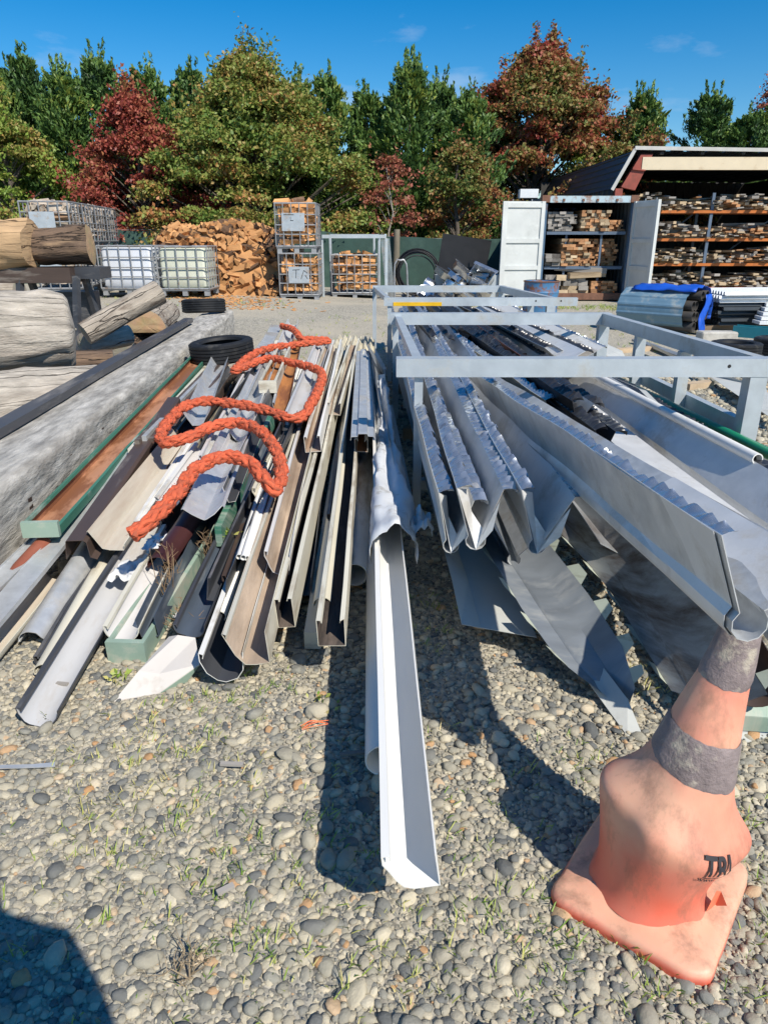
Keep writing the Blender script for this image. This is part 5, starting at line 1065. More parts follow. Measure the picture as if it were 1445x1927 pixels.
for i in range(3): pipe('slim white conduit, one of three lying side by side', at(450 + i * 8, 1048 + i * 1.5, .26 + (i == 1) * .012), Vector((-.80 + i * .030, 6.9, .40)), .0125, 'pvc_white', name='conduit', n=10, group='three white conduits', hollow=.002)
pipe('short white round pipe end left of the ogee gutter', at(414, 1160, .12), at(480, 985, .2), .026, 'pvc_white', n=14)
g('charcoal half-round gutter with pale inside at its cut end', at(362, 1200, .07), at(520, 830, .34), half_round(.115), 'slate_blue', 'charcoal', roll=4, name='half_round_gutter', ragged=.012)
g('tall charcoal gutter side with scraped mud stains', at(405, 1130, .14), at(545, 800, .36), [(-.02, .10), (-.03, .10), (-.03, 0), (.04, 0), (.04, .11)], 'charcoal', 'charcoal', roll=-8, name='charcoal_gutter')
g('pale green box gutter lying on the gravel with closed end', at(243, 1243, .005), at(440, 930, .10), boxp(.14, .085), 'slate_blue', 'green_pale', cap='green_pale', name='box_gutter')
g('pale grey half-round gutter nested in the green box gutter', at(232, 1208, .07), at(335, 1010, .16), half_round(.125), 'pale_grey', 'cream', roll=-2, name='half_round_gutter', th=.004)
g('slate blue gutter wall nested along the green box gutter', at(283, 1200, .045), at(380, 990, .13), [(-.03, .09), (-.03, .01), (-.01, 0), (.035, .0), (.04, .09)], 'slate_blue', 'slate_blue', roll=10, name='slate_gutter')
g('maroon half pipe turned upside down by the dry weeds', at(300, 1070, .17), at(385, 945, .28), half_round(.11), 'maroon', 'maroon', flip=True, name='half_pipe')
g('big grey half-round gutter with its end on the gravel', at(76, 1366, .003), at(345, 905, .20), half_round(.135), 'grey_paint', 'charcoal', roll=-3, th=.004, name='half_round_gutter', ragged=.012)
g('rust-lined cream gutter at the bottom left edge of the heap', at(-30, 1262, .01), at(110, 1090, .06), half_round(.10), 'cream_rust', 'cream', name='rusty_gutter')
g('slim cream gutter along the left of the big grey half-round', at(84, 1268, .02), at(215, 1030, .10), half_round(.07), 'cream', 'cream', flip=True, name='slim_gutter', roll=8)
g('charcoal strip beside the slim cream gutter', at(75, 1248, .02), at(215, 1010, .10), boxp(.03, .03), 'charcoal', 'charcoal')
g('cream angle gutter streaked with rust, cut square at the end', at(207, 1034, .22), at(350, 830, .30), [(-.085, .085), (-.08, .09), (-.03, .005), (0, 0), (.06, .0), (.066, .03)], 'cream_rust', 'cream', roll=0, name='rusty_gutter')
g('white lip strip right of the rust-streaked gutter', at(262, 1000, .22), at(375, 820, .30), boxp(.035, .05), 'paint_white', 'paint_white')
g('chocolate brown box gutter turned over with flared end', at(150, 1052, .19), at(330, 770, .34), [(-.055, .0), (-.045, .085), (-.04, .092), (.03, .092), (.045, .08), (.05, .01), (.075, .0)], 'brown_paint', 'brown_paint', name='brown_gutter', ragged=.015)
g('flat galvanised strip with bluish sheen next to the brown gutter', at(-60, 1222, .14), at(255, 855, .30), [(-.05, .0), (-.05, .02), (.05, .02), (.05, 0)], 'galv', 'galv', name='galvanised_strip')
g('second galvanised strip half under the first one', at(-90, 1175, .16), at(150, 950, .25), flatp(.10), 'galv_dull', 'galv_dull', name='galvanised_strip')
g('galvanised half-round gutter turned over, rusty inside its open end', at(62, 1212, .02), at(190, 1005, .15), half_round(.11), 'galv', 'galv', roll=-12, flip=True, name='half_round_gutter', ragged=.012)
pipe('red oxide pipe beside the old squared log', at(-20, 1135, .12), at(85, 1020, .22), .035, 'red_oxide', n=14)
g('green painted gutter with copper-coloured inside and closed green end', at(80, 1008, .27), at(378, 678, .36), [(-.06, .052), (-.063, .064), (-.075, .064), (-.075, 0), (.075, 0), (.075, .04), (.064, .04), (.062, .03)], 'copper', 'green_paint', cap='green_pale', name='green_gutter')
for i, (u, v, u2, v2, z, m, lb) in enumerate([(258, 834, 398, 690, .37, 'bronze', 'bronze metal rail next to the green gutter'), (272, 826, 405, 688, .38, 'galv_dull', 'thin dull rail alongside the bronze rail'), (246, 850, 390, 690, .34, 'cream', 'cream strip squeezed between green gutter and bronze rail'), (285, 830, 412, 690, .36, 'brown_paint', 'dark brown rail at the edge of the galvanised valley')]):
    MB().bar(at(u, v, z), at(u2, v2, z), .028, .035).obj('metal_rail', m, None, lb, 'rail', GG)
g('galvanised ogee gutter below the tyre', at(372, 800, .38), at(418, 682, .36), [(-.075, .075), (-.08, .085), (-.06, .05), (-.03, .0), (.03, .0), (.05, .04), (.08, .085), (.075, .075)], 'galv', 'galv', name='ogee_gutter')
g('dark brown gutter under the rope bend', at(300, 905, .20), at(440, 700, .32), quad(.1, .09), 'charcoal', 'brown_paint')
g('galvanised valley piece with curled pointed end beneath the rope', at(385, 978, .34), at(492, 715, .42), [(-.095, .055), (-.085, .062), (-.05, .028), (-.012, .004), (0, 0), (.012, .004), (.05, .028), (.085, .062), (.095, .055)], 'galv', 'zinc_light', name='valley_piece', ragged=.03, roll=2)
g('purple-grey angle strip standing beside the galvanised valley piece', at(432, 945, .33), at(515, 745, .42), [(-.004, .08), (-.004, 0), (.03, 0)], 'charcoal', 'pale_grey', roll=14)
MB().bar(at(412, 1010, .24), at(512, 790, .36), .03, .10).obj('green_board', 'green_paint', None, 'flaking green painted board edge under the rope loops', 'board', GG)
g('white enamel gutter piece with torn bottom under the middle rope loop', at(322, 955, .30), at(392, 850, .34), half_round(.12), 'pale_grey', 'paint_white', name='half_round_gutter', ragged=.02, roll=8)
g('pale zinc gutter running up from the middle rope loop', at(395, 880, .36), at(470, 720, .40), quad(.10, .07), 'zinc_light', 'pale_grey')
g('grey-blue gutter up the middle of the heap', at(452, 830, .38), at(525, 655, .42), quad(.11, .075), 'galv', 'galv_dull')
g('charcoal angle near the top of the heap', at(440, 770, .40), at(505, 672, .42), [(-.03, .07), (-.03, 0), (.05, 0)], 'charcoal', 'charcoal', roll=-10)
g('white flat trim under the rope at the top of the heap', at(465, 770, .38), at(520, 640, .44), flatp(.07), 'paint_white', 'paint_white', name='white_trim')
g('rusty-lined cream box gutter with cut end', at(505, 738, .46), at(535, 668, .44), boxp(.12, .08), 'rust', 'cream', cap='cream')
g('orange rusted gutter running down the heap', at(530, 775, .38), at(560, 640, .44), half_round(.12), 'rust', 'galv_dull', name='rusty_gutter')
g('light grey half-round gutter with smooth round end near the heap top', at(560, 796, .40), at(612, 645, .44), half_round(.145), 'grey_paint', 'grey_paint', th=.004, name='half_round_gutter')
g('upright silver strip at the far end of the heap', at(470, 700, .42), at(522, 612, .50), flatp(.13), 'galv_dull', 'galv', roll=-6, name='silver_strip')
g('glassy pale gutter by the far rope end', at(536, 660, .44), at(552, 612, .44), quad(.13, .08), 'zinc_light', 'zinc_light')
g('cream lip gutter right of the round-ended gutter', at(590, 850, .34), at(636, 655, .42), boxp(.09, .09), 'cream_rust', 'paint_white', roll=4)
g('brown-silted gutter at the far right of the heap', at(628, 780, .36), at(668, 650, .42), boxp(.09, .08), 'silt', 'cream', roll=-4)
g('ribbed zinc cap flashing on top of the white gutter bundle', at(683, 828, .46), at(684, 664, .46), [(-.07, 0), (-.066, .02), (-.03, .022), (-.025, .036), (.025, .036), (.03, .022), (.06, .02), (.07, .0)], 'galv', 'galv', name='cap_flashing', wob=.002)
g('rust-ended cream box channel under the zinc cap flashing', at(680, 850, .36), at(688, 670, .36), boxp(.07, .07), 'rust', 'cream')
# underlying layer filling the heap
for i, (u, v, u2, v2, z, m, lb) in enumerate([(330, 1010, 470, 700, .16, 'charcoal', 'dark gutter deep under the rope loops'), (450, 1120, 560, 740, .12, 'brown_paint', 'brown gutter low under the conduits'), (560, 1120, 620, 720, .10, 'charcoal', 'charcoal gutter low under the silted gutters'), (190, 1000, 380, 740, .14, 'galv_dull', 'dull zinc gutter low under the brown one'), (400, 900, 520, 690, .24, 'galv_dull', 'zinc gutter under the valley piece'), (640, 1000, 668, 720, .18, 'bronze', 'bronze gutter low beside the wrapped bundle'), (300, 960, 420, 740, .10, 'cream', 'cream gutter low beneath the rust-streaked one'), (500, 950, 590, 730, .24, 'cream', 'cream gutter under the round-ended grey one')]):
    g(lb, at(u, v, z), at(u2, v2, z + .02), quad(.12, .09), m, m)
for i, y in enumerate((3.35, 5.2, 7.0)):
    MB().box((-.95, y, .05), (1.9, .10, .10)).obj('timber_bearer', 'bearer_wood', None, 'rough timber bearer lying across under the %s of the gutter heap' % ['front', 'middle', 'far end'][i], 'timber')
    if i: MB().box((1.0, y + .3, .055), (1.7, .1, .11)).obj('timber_bearer', 'bearer_wood', None, 'rough timber bearer under the flashings, %s the front beam' % ['', 'behind', 'well behind'][i], 'timber')
# corrugated fibreglass offcut
A_, B_ = at(620, 662, .40), at(706, 664, .36); C_, D_ = at(634, 640, .42), at(704, 644, .40); mb = MB(); vs = []
for i in range(57):
    t = i / 56; z_ = .022 * math.sin(t * 56 / 8 * 6.283); vs += [A_.lerp(B_, t) + Vector((0, 0, z_)), C_.lerp(D_, t) + Vector((0, .35, z_))]
mb.add(vs, [[2 * i, 2 * i + 2, 2 * i + 3, 2 * i + 1] for i in range(56)]); mb.obj('corrugated_offcut', 'fibreglass', None, 'cream corrugated sheet offcut at the far end of the gutters', 'sheet', smooth=60)
# flat bent cream sheet on the gravel
plate('bent_sheet', 'creased cream flashing offcut with green underside lying on the gravel', rows([(215, 1319, .004), (300, 1304, .012), (352, 1282, .012)], [(262, 1262, .06), (300, 1268, .05), (376, 1250, .07)], [(318, 1198, .08), (335, 1195, .10), (368, 1200, .09)]), 'sheet_cream', .004, mats=['sheet_cream', 'green_pale'])
plate('metal_strip', 'narrow pale metal strip lying alone on the gravel', rows([(-30, 1447, .02), (-30, 1440, .02)], [(60, 1444, .02), (60, 1438, .02)], [(104, 1442, .016), (104, 1434, .016)]), 'galv', .003, cat='strip')
# wrapped bundle
def wrap():
    mb = MB(); nu, nv = 70, 22; vs = []; p, q = at(742, 1052, .28), Vector((-.02, 5.9, .34))
    for i in range(nu + 1):
        t = i / nu; c = p.lerp(q, t); wd = (.10 - .055 * sstep(.05, .6, t)) * (1 + .12 * noise.noise(Vector((t * 9, 0, 0)))); hh = .115 - .03 * t
        for j in range(nv + 1):
            a = math.pi * (-.12 + 1.24 * j / nv); n1_ = noise.noise(Vector((t * 10, j * .22, 1))) * .03 + noise.noise(Vector((t * 34, j * .5, 5))) * .012
            x = -math.cos(a) * (wd + n1_) ; z = math.sin(a) * (hh + n1_ * 1.3) + .03; e = 0
            if i == 0: e = -.02 + .05 * noise.noise(Vector((j * .35, 2, 2)))
            sag_ = -.045 * math.exp(-((j / nv - .5) / .2) ** 2) * sstep(.1, .25, t)
            vs.append(c + Vector((x, e, z + sag_)))
    fs = [[i * (nv + 1) + j, i * (nv + 1) + j + 1, (i + 1) * (nv + 1) + j + 1, (i + 1) * (nv + 1) + j] for i in range(nu) for j in range(nv)]
    mb.add(vs, fs, 0, [[(i / nu * 3, j / nv * .4)] * 0 or [(i / nu * 3, j / nv * .4), (i / nu * 3, (j + 1) / nv * .4), ((i + 1) / nu * 3, (j + 1) / nv * .4), ((i + 1) / nu * 3, j / nv * .4)] for i in range(nu) for j in range(nv)])
    o = mb.obj('plastic_wrap', 'wrap', None, 'torn grey-white plastic wrapping draped round the gutters beside the stillage post', 'plastic wrap', smooth=80, recalc=False)
    md = o.modifiers.new('t', 'SOLIDIFY'); md.thickness = .0015
wrap()
def rag(name, label, px, z, s, m='white_bag', seed=0):
    c = at(*px, z); mb = MB(); n = 16; vs = []
    for j in range(n + 1):
        for i in range(n + 1):
            x, y = (i / n - .5) * s[0], (j / n - .5) * s[1]; vs.append(c + Vector((x + .02 * noise.noise(Vector((i * .4, j * .4, seed))), y, s[2] * (.55 + .9 * noise.noise(Vector((i * .21, j * .19, seed + 3)))) + .012)))
    mb.add(vs, [[j * (n + 1) + i, j * (n + 1) + i + 1, (j + 1) * (n + 1) + i + 1, (j + 1) * (n + 1) + i] for j in range(n) for i in range(n)]); o = mb.obj(name, m, None, label, 'plastic', smooth=80, recalc=False); o.modifiers.new('t', 'SOLIDIFY').thickness = .001
rag('plastic_bag', 'crumpled white plastic bag caught on the big grey half-round gutter', (242, 1085), .13, (.10, .20, .04), seed=1)
rag('plastic_bag', 'white plastic scrap above the maroon half pipe', (292, 1030), .22, (.07, .16, .03), seed=5)
rag('plastic_bag', 'bluish white plastic rag hanging beside the stillage post', (792, 1000), .30, (.09, .22, .07), 'wrap', 8)
rag('plastic_bag', 'small white plastic scrap at the foot of the dry weeds', (345, 1165), .03, (.06, .05, .02), seed=11)

# ================================================================== ROPE
RP = [(248, 1006, .42), (290, 975, .46), (335, 925, .50), (372, 880, .52), (420, 860, .52), (468, 872, .50), (500, 905, .46), (517, 922, .43), (530, 893, .44), (522, 855, .46), (495, 815, .49), (450, 795, .50), (400, 803, .50), (350, 825, .48), (310, 832, .46), (306, 812, .46), (340, 770, .48), (390, 755, .50), (450, 760, .50), (505, 775, .48), (545, 788, .46), (570, 782, .47), (584, 762, .50), (598, 738, .50), (606, 706, .52), (590, 692, .53), (545, 682, .53), (505, 675, .53), (470, 686, .51), (442, 699, .50), (462, 677, .51), (498, 658, .53), (532, 651, .53), (575, 646, .53), (618, 643, .53), (597, 639, .55), (566, 637, .56), (560, 628, .56), (548, 618, .56), (530, 613, .55)]
def rope():
    path = catmull([at(*p) for p in RP], .016)
    path = [p + Vector((0, 0, .012 * noise.noise(p * 4))) for p in path]; fr_ = frames(path)
    root = empty('rope', path[0], 'thick orange braided rope snaking over the heap of gutters', 'rope')
    S_ = [0]
    for i in range(1, len(path)): S_.append(S_[-1] + (path[i] - path[i - 1]).length)
    pitch = 2 * math.pi / .30
    for hand in (1, -1):
        for k in range(4):
            pts = []
            for i, (p, (t, a, b_)) in enumerate(zip(path, fr_)):
                an = hand * pitch * S_[i] + k * math.pi / 2 + (math.pi / 4 if hand < 0 else 0); r_ = .0185 + hand * .006 * math.cos(2 * pitch * S_[i] * 2 * .5 * 2 + k * math.pi)
                pts.append(p + (a * math.cos(an) + b_ * math.sin(an)) * r_)
            mb = MB(); mb.tube(pts, .0132, 7); mb.obj('strand', 'rope_fibre', root, smooth=60)
    mb = MB(); mb.tube(path, .017, 8); mb.obj('core', 'rope_fibre', root)
    mb = MB(); vs = []; fs = []
    for k in range(11000):
        i = random.randrange(len(path)); t, a, b_ = fr_[i]; an = random.uniform(0, 6.28); n_ = a * math.cos(an) + b_ * math.sin(an); p = path[i] + n_ * .030; d = (n_ * random.uniform(.2, 1) + t * random.uniform(-1.4, 1.4)).normalized() * random.uniform(.006, .024); w2 = t.cross(d).normalized() * .0009
        far = S_[i] / S_[-1]
        if random.random() > .35 + .65 * far: continue
        m_ = len(vs); vs += [p - w2, p + w2, p + d]; fs.append([m_, m_ + 1, m_ + 2])
    mb.add(vs, fs); mb.obj('frayed_fibres', 'rope_fuzz', root, kind='stuff', recalc=False)
rope()
# ================================================================== TYRES
def tyre_mesh(R0=.315, wd=.2, rin=.205):
    prof = [(rin, -.06), (rin + .01, -wd / 2 + .015), (R0 - .06, -wd / 2), (R0 - .015, -wd / 2 + .012)]
    for k in range(5):
        z0 = -wd / 2 + .018 + k * (wd - .036) / 5; z1 = z0 + (wd - .036) / 5
        prof += [(R0 - .003, z0 + .004), (R0, z0 + .008), (R0, z1 - .006), (R0 - .008, z1 - .004), (R0 - .008, z1)]
    prof += [(R0 - .015, wd / 2 - .012), (R0 - .06, wd / 2), (rin + .01, wd / 2 - .015), (rin, .06), (rin + .02, .05), (R0 - .03, .06), (R0 - .02, 0), (R0 - .03, -.06), (rin + .02, -.05), (rin, -.06)]
    return prof
def tyre(label, loc, rot, R0=.315, wd=.2):
    o = MB().lathe(tyre_mesh(R0, wd), 56).obj('tyre', 'tyre', None, label, 'tyre', 'old tyres', smooth=35, local=True); o.location = loc; o.rotation_euler = rot; return o
p = at(418, 658, .47); tyre('black car tyre lying flat on the log and gutter ends', p, (R(3), R(-4), 0), .315, .20)
p = at(384, 578, .55); tyre('black car tyre lying on the far end of the squared log', (p.x, p.y, .57), (R(-4), R(3), 1), .32, .20)
p = at(1383, 657, .14); tyre('worn tyre lying flat on the gravel behind the right rail', (p.x, p.y, .13), (R(0), R(0), 0), .32, .22)
p = at(1450, 650, .12); tyre('second worn tyre beside the first behind the right rail', (p.x + .1, p.y, .12), (0, 0, 0), .32, .22)

# ================================================================== SQUARED LOG, BARS AND DRIFT LOGS
def rough_beam():
    root = empty('squared_log', (-2.15, 6, 0), 'old squared log of weathered grey timber edging the gutter heap', 'log')
    n = 60; prof = [(-.23, 0), (-.24, .2), (-.235, .44), (-.215, .46), (.02, .472), (.165, .465), (.19, .44), (.197, .3), (.19, .15), (.18, 0)]; m_ = 4; pr = []
    for i in range(len(prof) - 1):
        for k in range(m_): a = Vector(prof[i]).lerp(Vector(prof[i + 1]), k / m_); pr.append(a)
    pr.append(Vector(prof[-1])); p, q = Vector((-1.78, 1.7, 0)), Vector((-2.52, 11.4, 0)); vs = []; d = (q - p).normalized(); s_ = d.cross(Vector((0, 0, 1)))
    us = [0]
    for i in range(1, len(pr)): us.append(us[-1] + (pr[i] - pr[i - 1]).length)
    for i in range(n + 1):
        t = i / n; c = p.lerp(q, t)
        for x in pr:
            k = noise.noise(Vector((t * 7, x.x * 4, x.y * 4))) * .014 + noise.noise(Vector((t * 40, x.x * 16, x.y * 16))) * .007
            vs.append(c + s_ * (x.x + k) + Vector((0, 0, max(0, x.y * (1.02 - .02 * t)) + (k if x.y > .05 else 0))))
    nn = len(pr); fs = [[i * nn + j, i * nn + j + 1, (i + 1) * nn + j + 1, (i + 1) * nn + j] for i in range(n) for j in range(nn - 1)]
    uv = [[(8.9 * i / n, us[j]), (8.9 * i / n, us[j + 1]), (8.9 * (i + 1) / n, us[j + 1]), (8.9 * (i + 1) / n, us[j])] for i in range(n) for j in range(nn - 1)]
    fs += [list(range(nn)), [n * nn + j for j in range(nn - 1, -1, -1)]]; uv += [[(v.x, v.y) for v in pr], [(v.x, v.y) for v in pr[::-1]]]
    mb = MB(); mb.add(vs, fs, 0, uv); mb.obj('timber', 'beam_wood', root, smooth=50)
    for k in range(9):
        y = 2.6 + k * .62; t = (y - 1.7) / 8.9; c = p.lerp(q, t); M = Matrix.Rotation(R(4), 3, 'Z')
        MB().box((c.x + .20, y, .33 + random.uniform(-.02, .02)), (.012, .045, .055), M).obj('notch_plate', 'brown_paint', root)
rough_beam()
SEED[0] += 1
mb, _ = trough(at(-60, 850, .475), at(356, 606, .50), [(-.055, .0), (-.055, .05), (.055, .05), (.055, 0)], 0, .003, 14, .003, 0, 120); mb.obj('capping_strip', ['charcoal', 'charcoal'], None, 'long charcoal metal capping lying on the squared log', 'capping', smooth=35)
def log(name, label, p, q, r0, r1, m, endm=None, lump=.12, seed=0, n=26, k=26, ends=(False, True), blunt=(0, 0), groove=.0, half=False, group='logs beside the squared timber'):
    p, q = Vector(p), Vector(q); root = empty(name, ((p.x + q.x) / 2, (p.y + q.y) / 2, max(0, min(p.z, q.z) - max(r0, r1))), label, 'log', group); path = [p.lerp(q, i / n) for i in range(n + 1)]; fr_ = frames(path); vs = []; uv = []; fs = []; L_ = (q - p).length
    for i in range(n + 1):
        t = i / n; t_, a, b_ = fr_[i]; r_ = r0 + (r1 - r0) * t
        if blunt[0] and t < blunt[0]: r_ *= (1 - (1 - t / blunt[0]) ** 2.2) ** .5 * .96 + .04
        if blunt[1] and t > 1 - blunt[1]: r_ *= (1 - ((t - 1 + blunt[1]) / blunt[1]) ** 2.2) ** .5 * .96 + .04
        for j in range(k):
            an = 2 * math.pi * j / k; f = 1 - .05 * max(0, noise.noise(Vector((t * L_ * 1.2, math.cos(an) * 9 + seed, math.sin(an) * 9))) - .15) * 2.5 * (lump == .20) + lump * noise.noise(Vector((t * L_ * 1.6, math.cos(an) * 1.1, math.sin(an) * 1.1 + seed))) + lump * .35 * noise.noise(Vector((t * L_ * 5, math.cos(an) * 4, math.sin(an) * 4 + seed))) - groove * abs(math.sin(an * 3 + t * 2.5 + seed))
            x, z = math.cos(an) * r_ * f, math.sin(an) * r_ * f
            if half and z < -.1 * r_: z = -.1 * r_
            vs.append(path[i] + a * x + b_ * z)
    for i in range(n):
        for j in range(k):
            j2 = (j + 1) % k; fs.append([i * k + j, i * k + j2, (i + 1) * k + j2, (i + 1) * k + j]); c1, c2 = 6.28 * r0 * j / k, 6.28 * r0 * (j + 1) / k; u0, u1 = L_ * i / n, L_ * (i + 1) / n; uv.append([(u0, c1), (u0, c2), (u1, c2), (u1, c1)])
    mb = MB(); mb.add(vs, fs, 0, uv); mb.obj('trunk', m, root, smooth=55, recalc=True)
    for e, on in zip((0, n), ends):
        ring = vs[e * k:(e + 1) * k]; c = sum(ring, Vector()) / k; dd = fr_[e][0] * (.012 if e else -.012); f = MB(); inner = [c.lerp(v, .55) + dd * (.6 + .5 * random.random()) for v in ring]
        vv = ring + inner + [c + dd * .8]; ff = []; uu = []
        L2 = lambda v: ((v - c).dot(fr_[e][1]), (v - c).dot(fr_[e][2]))
        for j in range(k): j2 = (j + 1) % k; ff += [[j, j2, k + j2, k + j], [k + j, k + j2, 2 * k]]
        uu = [[L2(vv[i]) for i in x] for x in ff]; f.add(vv, ff, 0, uu); f.obj('cut_end' if on else 'worn_end', (endm or 'end_grain') if on else m, root, recalc=False)
    return root
# big bleached log whose rounded butt faces right
c = at(75, 700, .35); yb = 6.0
log('drift_log', 'huge bleached driftwood log with a swollen rounded end', (-4.6, 5.5, .80), (-2.66, 6.30, .77), .44, .30, 'drift_log', 'end_grain_grey', lump=.20, seed=3, blunt=(0, .03), groove=.02, ends=(False, True), n=70, k=64)
log('drift_log', 'low bleached log lying beneath the huge swollen one', (-4.4, 4.1, .28), (-2.26, 5.95, .26), .33, .27, 'drift_log', lump=.20, seed=9, blunt=(0, .04), groove=.02, ends=(False, False))
log('pale_trunk', 'peeling pale trunk leaning up between the logs', at(160, 628, .60), at(300, 548, .98), .115, .125, 'bark_pale', 'end_grain_grey', lump=.14, seed=5, ends=(True, True))
log('split_log', 'split half log with broad triangular end grain facing the yard', at(276, 622, .50), at(312, 592, .56), .235, .19, 'bark_pale', 'end_grain', lump=.08, seed=7, half=True, ends=(True, True))
log('short_log', 'short grey log under the leaning trunk', at(158, 648, .46), at(240, 630, .50), .115, .12, 'drift_log', 'end_grain_grey', lump=.15, seed=11, ends=(True, True))
log('short_log', 'small dark knotty log low behind the squared timber', at(160, 690, .28), at(205, 680, .30), .13, .11, 'bark_pale', 'end_grain_grey', lump=.25, seed=13, ends=(True, True))
log('bark_log', 'dark log lying in the shade behind the split half log', at(225, 662, .26), at(330, 632, .3), .24, .2, 'bark', 'end_grain_grey', lump=.15, seed=15, ends=(True, True))
log('bark_log', 'rough log supporting the huge swollen one', (-4.4, 6.6, .24), (-2.7, 7.2, .24), .26, .24, 'bark', 'end_grain_grey', lump=.14, seed=17, ends=(True, True))
log('drift_log', 'far bleached log end past the split half log', at(285, 612, .22), at(315, 598, .22), .2, .16, 'drift_log', 'end_grain_grey', seed=18, ends=(True, True))
# sawn logs on a trestle, farther left
Yl = 9.4
def lp(u, v, dy=0): return atY(u, v, Yl + dy)
log('sawn_log', 'split-faced sawn log resting at the left end of the trestle', lp(-60, 458), lp(62, 462), .30, .30, 'log_fresh', 'log_fresh', lump=.3, seed=21, ends=(True, True), groove=.08, group='logs on the trestle')
log('sawn_log', 'barked log with ragged sawn end lying on the trestle', lp(64, 464, .15), lp(172, 462, .25), .23, .25, 'bark', 'end_grain', lump=.28, seed=23, ends=(True, True), groove=.06, group='logs on the trestle')
tr = empty('trestle', (lp(40, 520).x, Yl, 0), 'dark steel trestle carrying the sawn logs', 'trestle')
z1_ = lp(40, 503).z
MB().box((lp(20, 505).x - .2, Yl + .1, z1_ - .09), (2.0, .5, .18)).obj('top_plate', 'brown_paint', tr); MB().box((lp(130, 500).x, Yl + .2, z1_ - .07), (.75, .4, .14)).obj('top_plate', 'charcoal', tr)
for x in (lp(-30, 520).x, lp(45, 520).x, lp(150, 520).x):
    for dy in (-.2, .3): MB().bar((x + dy * .3, Yl + dy * 1.4, 0), (x, Yl + dy * .5, z1_ - .1), .07, .07).obj('leg', 'charcoal', tr)
MB().box((lp(105, 515).x, Yl + .5, .55), (.5, .4, .6)).obj('engine_box', 'charcoal', tr)
log('bark_log', 'dim log on the ground beneath the trestle', lp(-80, 560, 1.2), lp(40, 560, 1.2), .25, .25, 'drift_log', 'end_grain_grey', seed=25, ends=(True, True), group='logs on the trestle')

# ================================================================== RIGHT MIDDLE GROUND
p = at(1019, 590, 0); dr = empty('oil_drum', (p.x, p.y + .25, 0), 'rusty blue steel drum standing behind the stillages', 'drum'); rd = 33 / F * (p - camo.location).length * .93; hd = atY(1019, 530, p.y).z
prof = [(.02, 0), (rd, 0), (rd, .03)]
for z in (.33, .66): prof += [(rd, hd * z - .03), (rd + .012, hd * z), (rd, hd * z + .03)]
prof += [(rd, hd - .02), (rd + .01, hd), (rd - .012, hd), (rd - .02, hd - .03), (.02, hd - .03)]
MB().lathe(prof, 32).obj('drum_body', 'drum_blue', dr, smooth=40, local=True)
MB().lathe([(rd - .005, hd), (rd + .014, hd - .012), (rd + .016, hd + .006), (rd - .004, hd + .012)], 32).obj('rim', 'rust_cast', dr, smooth=40, local=True)
# bundle of pipes in ribbed sheet and blue tarpaulin
E = at(1298, 628, 0); E = Vector((E.x, E.y, 0)); ax = Vector((-.72, .69, 0)); sd_ = Vector((.69, .72, 0)); r_b = .40; hb_ = .36
prof2 = [(math.cos(a), math.sin(a)) for a in np.linspace(R(100), R(262), 40)]
root = empty('pipe_bundle_cover', E + ax * .6, 'curved ribbed blue-grey roofing sheet wrapped round a bundle of pipes', 'roofing sheet'); mb = MB(); vs = []
for t in (0, 1.0):
    for i, (cx_, cz_) in enumerate(prof2):
        rr = 1 + (.035 if i % 6 in (3, 4) else 0); vs.append(E + ax * (t * 1.15 + .0) + sd_ * cx_ * r_b * 1.15 * rr + Vector((0, 0, hb_ + .01 + cz_ * hb_ * rr * .98)))
mb.add(vs, [[i, i + 1, 41 + i, 40 + i] for i in range(39)]); mb.obj('ribbed_sheet', 'roofing_blue', root, smooth=25)
tp = [(-.26, .14), (-.08, .12), (.1, .12), (.28, .14), (-.32, .31), (-.14, .29), (.04, .29), (.22, .30), (-.26, .47), (-.08, .46), (.1, .46), (.28, .46), (0, .62), (.17, .62), (.38, .3)]
for k, (a, z) in enumerate(tp): pipe('dark brown plastic pipe with open end in the tarpaulin-covered bundle', E + sd_ * a + Vector((0, 0, z)) - ax * random.uniform(.02, .14), E + sd_ * a + Vector((0, 0, z)) + ax * 1.1, .078, 'pipe_dark', group='bundled dark pipes', hollow=.008, n=16)
mb = MB(); vs = []; nn = 30
for j in range(13):
    for i in range(nn + 1):
        a = R(128 - 150 * i / nn); t = j / 12; rr = 1.13 + .13 * noise.noise(Vector((i * .25, t * 4, 0))) + .06 * noise.noise(Vector((i * .6, t * 9, 4))); vs.append(E - ax * .10 + ax * t * 1.1 + sd_ * (math.cos(a) * r_b * 1.15 * rr + .03) + Vector((0, 0, max(.02, hb_ + math.sin(a) * hb_ * rr + .01))))
mb.add(vs, [[j * (nn + 1) + i, j * (nn + 1) + i + 1, (j + 1) * (nn + 1) + i + 1, (j + 1) * (nn + 1) + i] for j in range(12) for i in range(nn)])
o = mb.obj('tarpaulin', 'tarp_blue', None, 'bright blue tarpaulin draped over the bundle of dark pipes', 'tarpaulin', smooth=70, recalc=False); o.modifiers.new('t', 'SOLIDIFY').thickness = .004
mb = MB(); vs = []
for j in range(9):
    for i in range(6): vs.append(E - ax * (.15 + .03 * math.sin(i * 1.3 + j)) + sd_ * (.02 + .05 * i - j * .018) + Vector((0, 0, .64 - .078 * j)))
mb.add(vs, [[j * 6 + i, j * 6 + i + 1, j * 6 + 7 + i, j * 6 + 6 + i] for j in range(8) for i in range(5)]); o = mb.obj('tarpaulin_flap', 'tarp_blue', None, 'blue tarpaulin flap hanging over the open pipe ends', 'tarpaulin', smooth=70, recalc=False); o.modifiers.new('t', 'SOLIDIFY').thickness = .004
